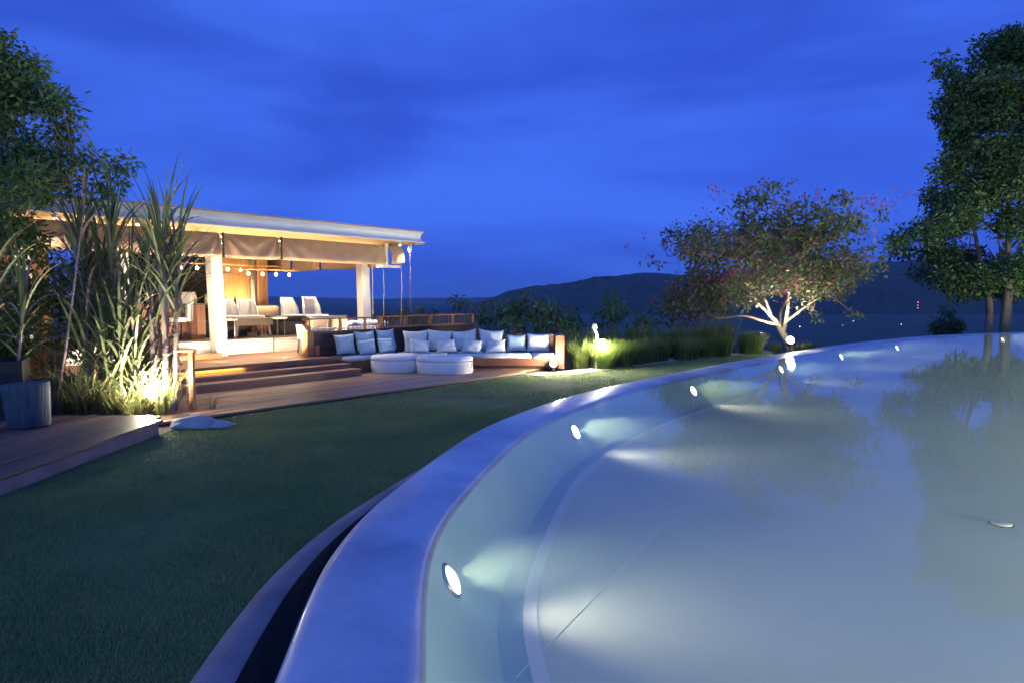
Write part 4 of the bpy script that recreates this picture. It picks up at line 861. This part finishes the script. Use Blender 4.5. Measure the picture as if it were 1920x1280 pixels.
# pink flowering tree by the pool
ft = thing('flowering_tree', 'spreading pink flowering tree lit from below beside the pool', 'tree', (8.63, 21.1, 0)); ft.scale = (1, 1, .93)
b = MB(); T_ = []
T_.append(branch(b, [(0, 0, -.1), (-.1, 0, .35), (-.28, 0, .67), (-.42, .02, .95)], .125, .085, 10))
for pts, r0 in [([(-.40, 0, .92), (-.75, -.15, .98), (-1.1, -.3, 1.08), (-1.65, -.4, 1.22), (-2.45, -.5, 1.15), (-3.2, -.5, 1.5)], .065),
    ([(-.42, .02, .95), (-.6, .1, 1.25), (-.77, .2, 1.75), (-1.1, .3, 2.15), (-1.5, .4, 3.0), (-1.7, .4, 4.2)], .06), ([(-.45, 0, .97), (-.85, -.2, 1.35), (-1.2, -.4, 1.65), (-1.55, -.5, 2.1), (-2.4, -.6, 2.9), (-3.3, -.7, 3.4)], .05),
    ([(-.24, 0, .62), (-.2, -.05, 1.0), (-.13, -.1, 1.75), (-.1, -.1, 2.6), (0, -.1, 3.6), (-.1, 0, 4.5)], .07), ([(-.18, -.03, 1.0), (.15, -.2, 1.35), (.4, -.3, 1.6), (.85, -.4, 1.95), (1.4, -.4, 2.6), (2.1, -.5, 3.3), (2.3, -.5, 4.2)], .045),
    ([(-.3, .05, .7), (-.1, .5, 1.4), (.4, .9, 2.2), (.8, 1.1, 3.2), (1.2, 1.2, 4.1)], .05), ([(-.42, .02, .95), (-.7, .6, 1.6), (-1.2, 1.0, 2.4), (-2, 1.2, 3.2)], .045), ([(.85, -.4, 1.95), (1.2, -.45, 1.7), (1.55, -.5, 1.42), (1.85, -.5, 1.3)], .014), ([(-.35, 0, .85), (-.45, -.1, 1.0), (-.55, -.15, 1.15)], .03)]:
    T_.append(branch(b, pts, r0, r0*.25))
LB = [(-1.9, 4.8, .33), (-1.1, 4.6, .55), (-.15, 4.3, .62), (.67, 4.2, .72), (1.5, 4.2, .55), (2.15, 4.3, .28), (2.38, 4.45, .15), (-3.3, 3.5, .55), (-4.05, 3.1, .26), (-2.4, 3.35, .75), (-1.4, 3.5, .9), (-.35, 3.4, 1.0), (.67, 3.35, .9), (1.7, 2.85, .65), (2.2, 2.7, .4),
    (-2.7, 2.5, .7), (-1.9, 2.3, .7), (-.9, 2.5, .8), (.2, 2.5, .8), (1.1, 2.3, .6), (-3.45, 1.85, .6), (-2.7, 1.7, .65), (-3.2, 1.2, .45), (-1.9, 1.7, .5), (1.3, 1.9, .3), (1.8, 1.25, .22), (-4.05, 1.5, .4), (-3.9, 1.1, .35), (.55, 1.15, .2)]
lobes = []
for x, z_, r_ in LB:
    lobes.append((x, rng.normal()*.35, z_, r_))
    if r_ > .5: lobes += [(x + rng.normal()*.2, rng.uniform(.5, 1.5), z_ + rng.normal()*.2, r_*.85), (x + rng.normal()*.2, rng.uniform(-1.4, -.5), z_ + rng.normal()*.2, r_*.85)]
cp = lobes_points(lobes, 80); lim = np.concatenate(T_); twigs(b, lim, cp, 420, .011)
spk = np.array([(x + rng.normal()*.5, rng.normal()*.6, z_ + r_ + rng.uniform(.05, .4)) for x, z_, r_ in LB[:12] for _ in range(5)]); twigs(b, cp, spk, 60, .006)   # long flowering shoots above the crown
b.build('trunk', 'bark_pale', ft, True)
V, F = cluster_leaves(cp, 9, .095, .15, .09, .3); link('crown', npmesh('crown', V, F), 'leaf_fl', ft)
wgt = np.exp(-((cp[:, 2]-2.2)/1.5)**2) * np.where(cp[:, 0] < 0, 1.4, .8); fi = rng.choice(len(cp), 420, replace=False, p=wgt/wgt.sum())
V, F = cluster_leaves(np.concatenate([cp[fi] + rng.normal(size=(420, 3))*.08, spk]), 7, .055, .085, .065, 0); link('flowers', npmesh('flowers', V, F), 'petal', ft)

# tall dark tree with twin trunks beyond the pool
rt = thing('tall_tree', 'tall dark dense tree with three trunks behind the far pool edge', 'tree', (23.9, 33.6, -.4)); rt.scale = (1, 1, .95)
b = MB(); T_ = []
for pts, r0 in [([(-.45, 0, -.5), (-.42, 0, 1.5), (-.62, 0, 2.6), (-.9, .1, 4), (-1.4, .2, 6.5)], .2), ([(.32, 0, -.5), (.36, 0, 1.5), (.42, 0, 3), (.3, 0, 6), (.2, .1, 11)], .22), ([(.68, .15, -.5), (.7, .2, 1.5), (.85, .2, 3.2), (1.5, .3, 6), (2.2, .3, 9)], .13)]:
    T_.append(branch(b, pts, r0, r0*.35, 9))
for k in range(22):
    z0 = rng.uniform(3, 11); a = rng.uniform(0, 6.283); rr = np.interp(z0, [3, 6, 9, 13], [2.6, 3.4, 2.6, .8]); T_.append(branch(b, [(.2, .1, z0), (.2+math.cos(a)*rr*.5, .1+math.sin(a)*rr*.5, z0+.8), (.2+math.cos(a)*rr, .1+math.sin(a)*rr, z0+1.5)], .09, .02, 5))
zz_ = [2.6, 3.4, 4.4, 5.4, 6.4, 7.5, 9, 10.5, 12, 13.3, 14.6, 15.4]; rr_ = [2.0, 3.7, 5.0, 5.3, 4.3, 3.9, 3.6, 3.3, 3.1, 2.7, 1.6, .6]
lobes = []
for k in range(105):
    z_ = rng.uniform(2.7, 15.0); a = rng.uniform(0, 6.283); r1 = np.interp(z_, zz_, rr_); lr = rng.uniform(.45, .95)
    rad = max(0, r1*rng.uniform(.82, 1.1) - lr*.75)*math.sqrt(rng.uniform(.3, 1)); lobes.append((.1 + math.cos(a)*rad, math.sin(a)*rad, z_, lr))
lobes += [(-3.1, -.5, 8.7, .7), (-1.6, -1.0, 7.2, .9), (-.5, -1.5, 8.6, .9), (.8, -1.2, 7.6, .9), (1.6, -.8, 6.2, .9), (-.4, -1.3, 5.9, .9), (.4, -1.0, 9.6, .8), (-2.3, -.4, 9.7, .7), (-3.2, -.3, 7.4, .8), (-2.6, -.5, 10.8, .65), (-5.0, -.4, 5.3, .5), (-5.2, 0, 4.9, .4), (-2.6, -.5, 3.2, .9), (-1.5, -.5, 2.8, .7), (-3.0, 0, 13.6, .5), (-3.3, 0, 14.1, .3), (-1.2, 0, 14.9, .5), (.6, 0, 15.4, .5), (1.2, 0, 14.9, .8)]
cp = lobes_points(lobes, 85); lim = np.concatenate(T_); twigs(b, lim, cp, 260, .03)
b.build('trunk', 'bark', rt, True); V, F = cluster_leaves(cp, 13, .17, .24, .13, .2); link('crown', npmesh('crown', V, F), 'leaf_dk', rt)

# dark leafy tree at the left edge
lt_ = thing('leafy_tree', 'dark feathery tree at the left edge above the pavilion roof', 'tree', (-8.2, 9.5, 0))
b = MB(); T_ = []
for pts, r0 in [([(0, 0, -.1), (.05, .05, 1.5), (.1, .1, 2.6), (.2, 0, 4.0), (.3, 0, 5.4)], .11), ([(.1, .1, 2.5), (.7, .1, 2.75), (1.3, .05, 2.95), (2.0, 0, 3.2), (2.6, 0, 3.5)], .05), ([(.15, .05, 3.2), (.6, -.1, 3.8), (1.1, -.1, 4.4), (1.5, 0, 4.9)], .05), ([(.1, .1, 2.8), (-.5, 0, 3.6), (-.8, 0, 4.6)], .05), ([(.2, 0, 4), (.8, .1, 4.9), (1.1, .1, 5.5)], .03)]: T_.append(branch(b, pts, r0, r0*.25))
LB = [(40, 120, 80), (0, 200, 120), (-120, 150, 140), (200, 240, 95), (285, 265, 40), (100, 350, 130), (250, 400, 110), (380, 470, 100), (460, 570, 50), (40, 540, 130), (380, 640, 75), (100, 740, 130), (300, 790, 130), (400, 800, 65), (20, 890, 110), (200, 930, 120), (330, 950, 90), (-150, 450, 200), (-150, 800, 200), (540, 770, 55), (610, 760, 40), (740, 830, 58), (830, 800, 36), (700, 920, 60), (620, 1000, 50), (60, 1120, 110), (150, 1240, 100), (430, 920, 50)]
lobes = []
for X, Z, r_ in LB:
    u, v = X/3.2, 60 + Z/3.2; dy = 9.6 + rng.normal()*.25; lobes.append(((u-960)/1280*dy + 8.2, dy - 9.5, 1.7 + (557-v)/1280*dy, r_/3.2/133*1.05))
cp = lobes_points(lobes, 950); lim = np.concatenate(T_); twigs(b, lim, cp, 260, .009)
b.build('trunk', 'bark', lt_, True); V, F = cluster_leaves(cp, 12, .065, .10, .042, .35); link('crown', npmesh('crown', V, F), 'leaf_dk', lt_)

def bush(name, label, loc, lobes, dens, k, spread, ln_, wd, droop, m='leaf_dk', group=None, trunk=.03):
    o = thing(name, label, 'tree' if 'tree' in name else 'shrub', loc, 0, group); b = MB(); cp = lobes_points(lobes, dens)
    for x, y, z, r in lobes: b.tube([(x*.15, y*.15, -.2), (x*.6, y*.6, z*.55), (x, y, z)], [trunk, trunk*.7, trunk*.3], 6)
    twigs(b, np.array([(q[0], q[1], q[2]) for q in lobes]), cp, 60, trunk*.25); b.build('stems', 'bark', o, True)
    V, F = cluster_leaves(cp, k, spread, ln_, wd, droop); link('foliage', npmesh('foliage', V, F), m, o); return o
bush('round_bush', 'dark round bush behind the leaning cane, lights glinting through', (-7.0, 10.35, 0), [(-.3, 0, 1.6, .5), (.3, .1, 1.75, .55), (0, 0, 1.2, .6), (.75, .1, 1.3, .45), (-.7, 0, 1.1, .5), (.2, 0, 2.15, .35)], 330, 10, .07, .09, .05, .2)
bush('round_bush', 'dark bush behind the middle cane stalks', (-5.9, 10.45, 0), [(-.2, 0, .8, .4), (.3, .1, .7, .4), (0, 0, 1.2, .35)], 260, 10, .07, .09, .05, .2)
bush('round_bush', 'dark bush behind the planter box at the left edge', (-7.7, 9.9, 0), [(-.3, 0, 1.4, .6), (.3, .1, 1.8, .5), (0, 0, .8, .6), (.2, 0, 2.4, .4)], 300, 10, .07, .10, .055, .2)
# trees on the slope behind the sofa: long drooping leaves
for k, (u, vtop, d, wpx, lb_) in enumerate([(735, 578, 21, 45, 'small drooping treetop left of the three behind the slatted railing'), (772, 574, 21, 38, 'small drooping treetop in the middle behind the slatted railing'), (800, 575, 21.5, 34, 'small drooping treetop behind the slatted railing by the rain chain'), (858, 556, 23, 28, 'thin papaya-like tree with one tuft standing above the railing end'), (893, 574, 22, 32, 'small drooping treetop at the right end of the slatted railing'),
        (928, 556, 23, 75, 'drooping tree behind the sofa, left of the dark group'), (985, 545, 24, 95, 'tallest drooping tree in the dark group behind the sofa'), (1030, 562, 22.5, 85, 'broad drooping tree behind the wooden sofa end'), (1075, 570, 24, 70, 'dark drooping tree above the wooden sofa end panel'), (960, 590, 20.5, 90, 'low dark shrub right behind the sofa pillows'), (1040, 600, 20, 80, 'low dark shrub behind the sofa end'), (1150, 542, 25, 80, 'dark upright tree between the lit grass and the flowering tree'), (1195, 590, 24, 60, 'low dark shrub at the left foot of the flowering tree'), (1775, 580, 42, 70, 'dark shrub left of the twin trunks beyond the pool')]):
    x = (u-960)/1280*d; zt = 1.7 + (557-vtop)/1280*d; ww = wpx/1280*d/2; zb = -1.5 if d > 20.8 else -.3; lob = []
    for q in range(2 if ww < .5 else 7):
        dx = rng.uniform(-1, 1)*ww*.75; fz = rng.uniform(.0, 1)**.7; lob.append((dx, rng.normal()*.3, zt - zb - ww*.35 - fz*(.5 if ww < .5 else 1.3)*(.4+abs(dx)), rng.uniform(.25, .42)*max(.55, min(1.3, ww))))
    lob.append((0, 0, zt - zb - .2, .3*max(.6, ww)))
    bush('drooping_tree', lb_, (x, d, zb), lob, 190 if ww > .5 else 120, 6, .10, .30 if d < 40 else .4, .075, 1.1, 'leaf_dk', 'dark drooping trees on the slope', .035)

# ornamental grass between the sofa and the flowering tree
for k, (x, y, h, r, n, lb_) in enumerate([(2.20, 16.35, .78, .55, 900, 'bright green grass clump glowing round its lamp beside the sofa'), (1.62, 16.3, .72, .38, 420, 'green grass clump touching the wooden end of the sofa'), (2.75, 16.75, .72, .42, 480, 'green grass clump right of the glowing one'), (7.35, 20.75, .75, .45, 460, 'lit grass clump at the right end of the row, nearest the flowering tree')]):
    clump('ornamental_grass', lb_, 'grass', (x, y, 0), h, r, n, 'reed', 'ornamental grass by the gravel path', .008, .65)
for k in range(16):
    u = k/15; x = 3.1 + 4.0*u + rng.normal()*.12; y = 17.4 + 3.3*u + rng.normal()*.15
    clump('ornamental_grass', 'dark green grass clump in the front of the row between the lit clump and the flowering tree', 'grass', (x, y, 0), .70 + rng.normal()*.06, .42, 330, 'reed', 'front row of dark grass', .008, .6)
for k in range(13):
    u = k/12; x = 1.6 + 4.6*u + rng.normal()*.15; y = 17.6 + 3.5*u + rng.normal()*.2
    clump('tall_grass', 'tall dark grass clump in the back row before the slope', 'grass', (x, y, 0), .95 + rng.normal()*.08, .5, 300, 'reed', 'back row of tall grass', .009, .55)
for k, (x, y) in enumerate([(8.9, 20.95), (9.4, 21.5), (8.2, 21.2)]):
    clump('weed_tuft', ['small weed tuft right of the flowering tree trunk', 'small weed tuft at the pool edge past the flowering tree', 'small weed tuft left of the flowering tree trunk'][k], 'grass', (x, y, 0), .42, .3, 120, 'reed', None, .008, .8)
clump('weed_tuft', 'dry weed sprouting from the lounge deck by the rod fence', 'grass', W2(5.0, 9.75, .06), .24, .12, 30, 'straw', None, .003, .9)

# ================================================================ HAZE OVER THE VALLEY
hz = MB().box(-18000, 18000, -18000, 18000, -88, 270).build('haze', None); hz['kind'] = 'stuff'; hz['label'] = 'thin evening haze over the valley'
m = bpy.data.materials.new('haze_air'); m.use_nodes = True; n = m.node_tree.nodes; n.remove(n['Principled BSDF'])
pv = n.new('ShaderNodeVolumePrincipled'); pv.inputs['Color'].default_value = (.78, .9, 1, 1); pv.inputs['Density'].default_value = 4.5e-5; pv.inputs['Anisotropy'].default_value = 0.0
m.node_tree.links.new(pv.outputs[0], n['Material Output'].inputs['Volume']); hz.data.materials.append(m)
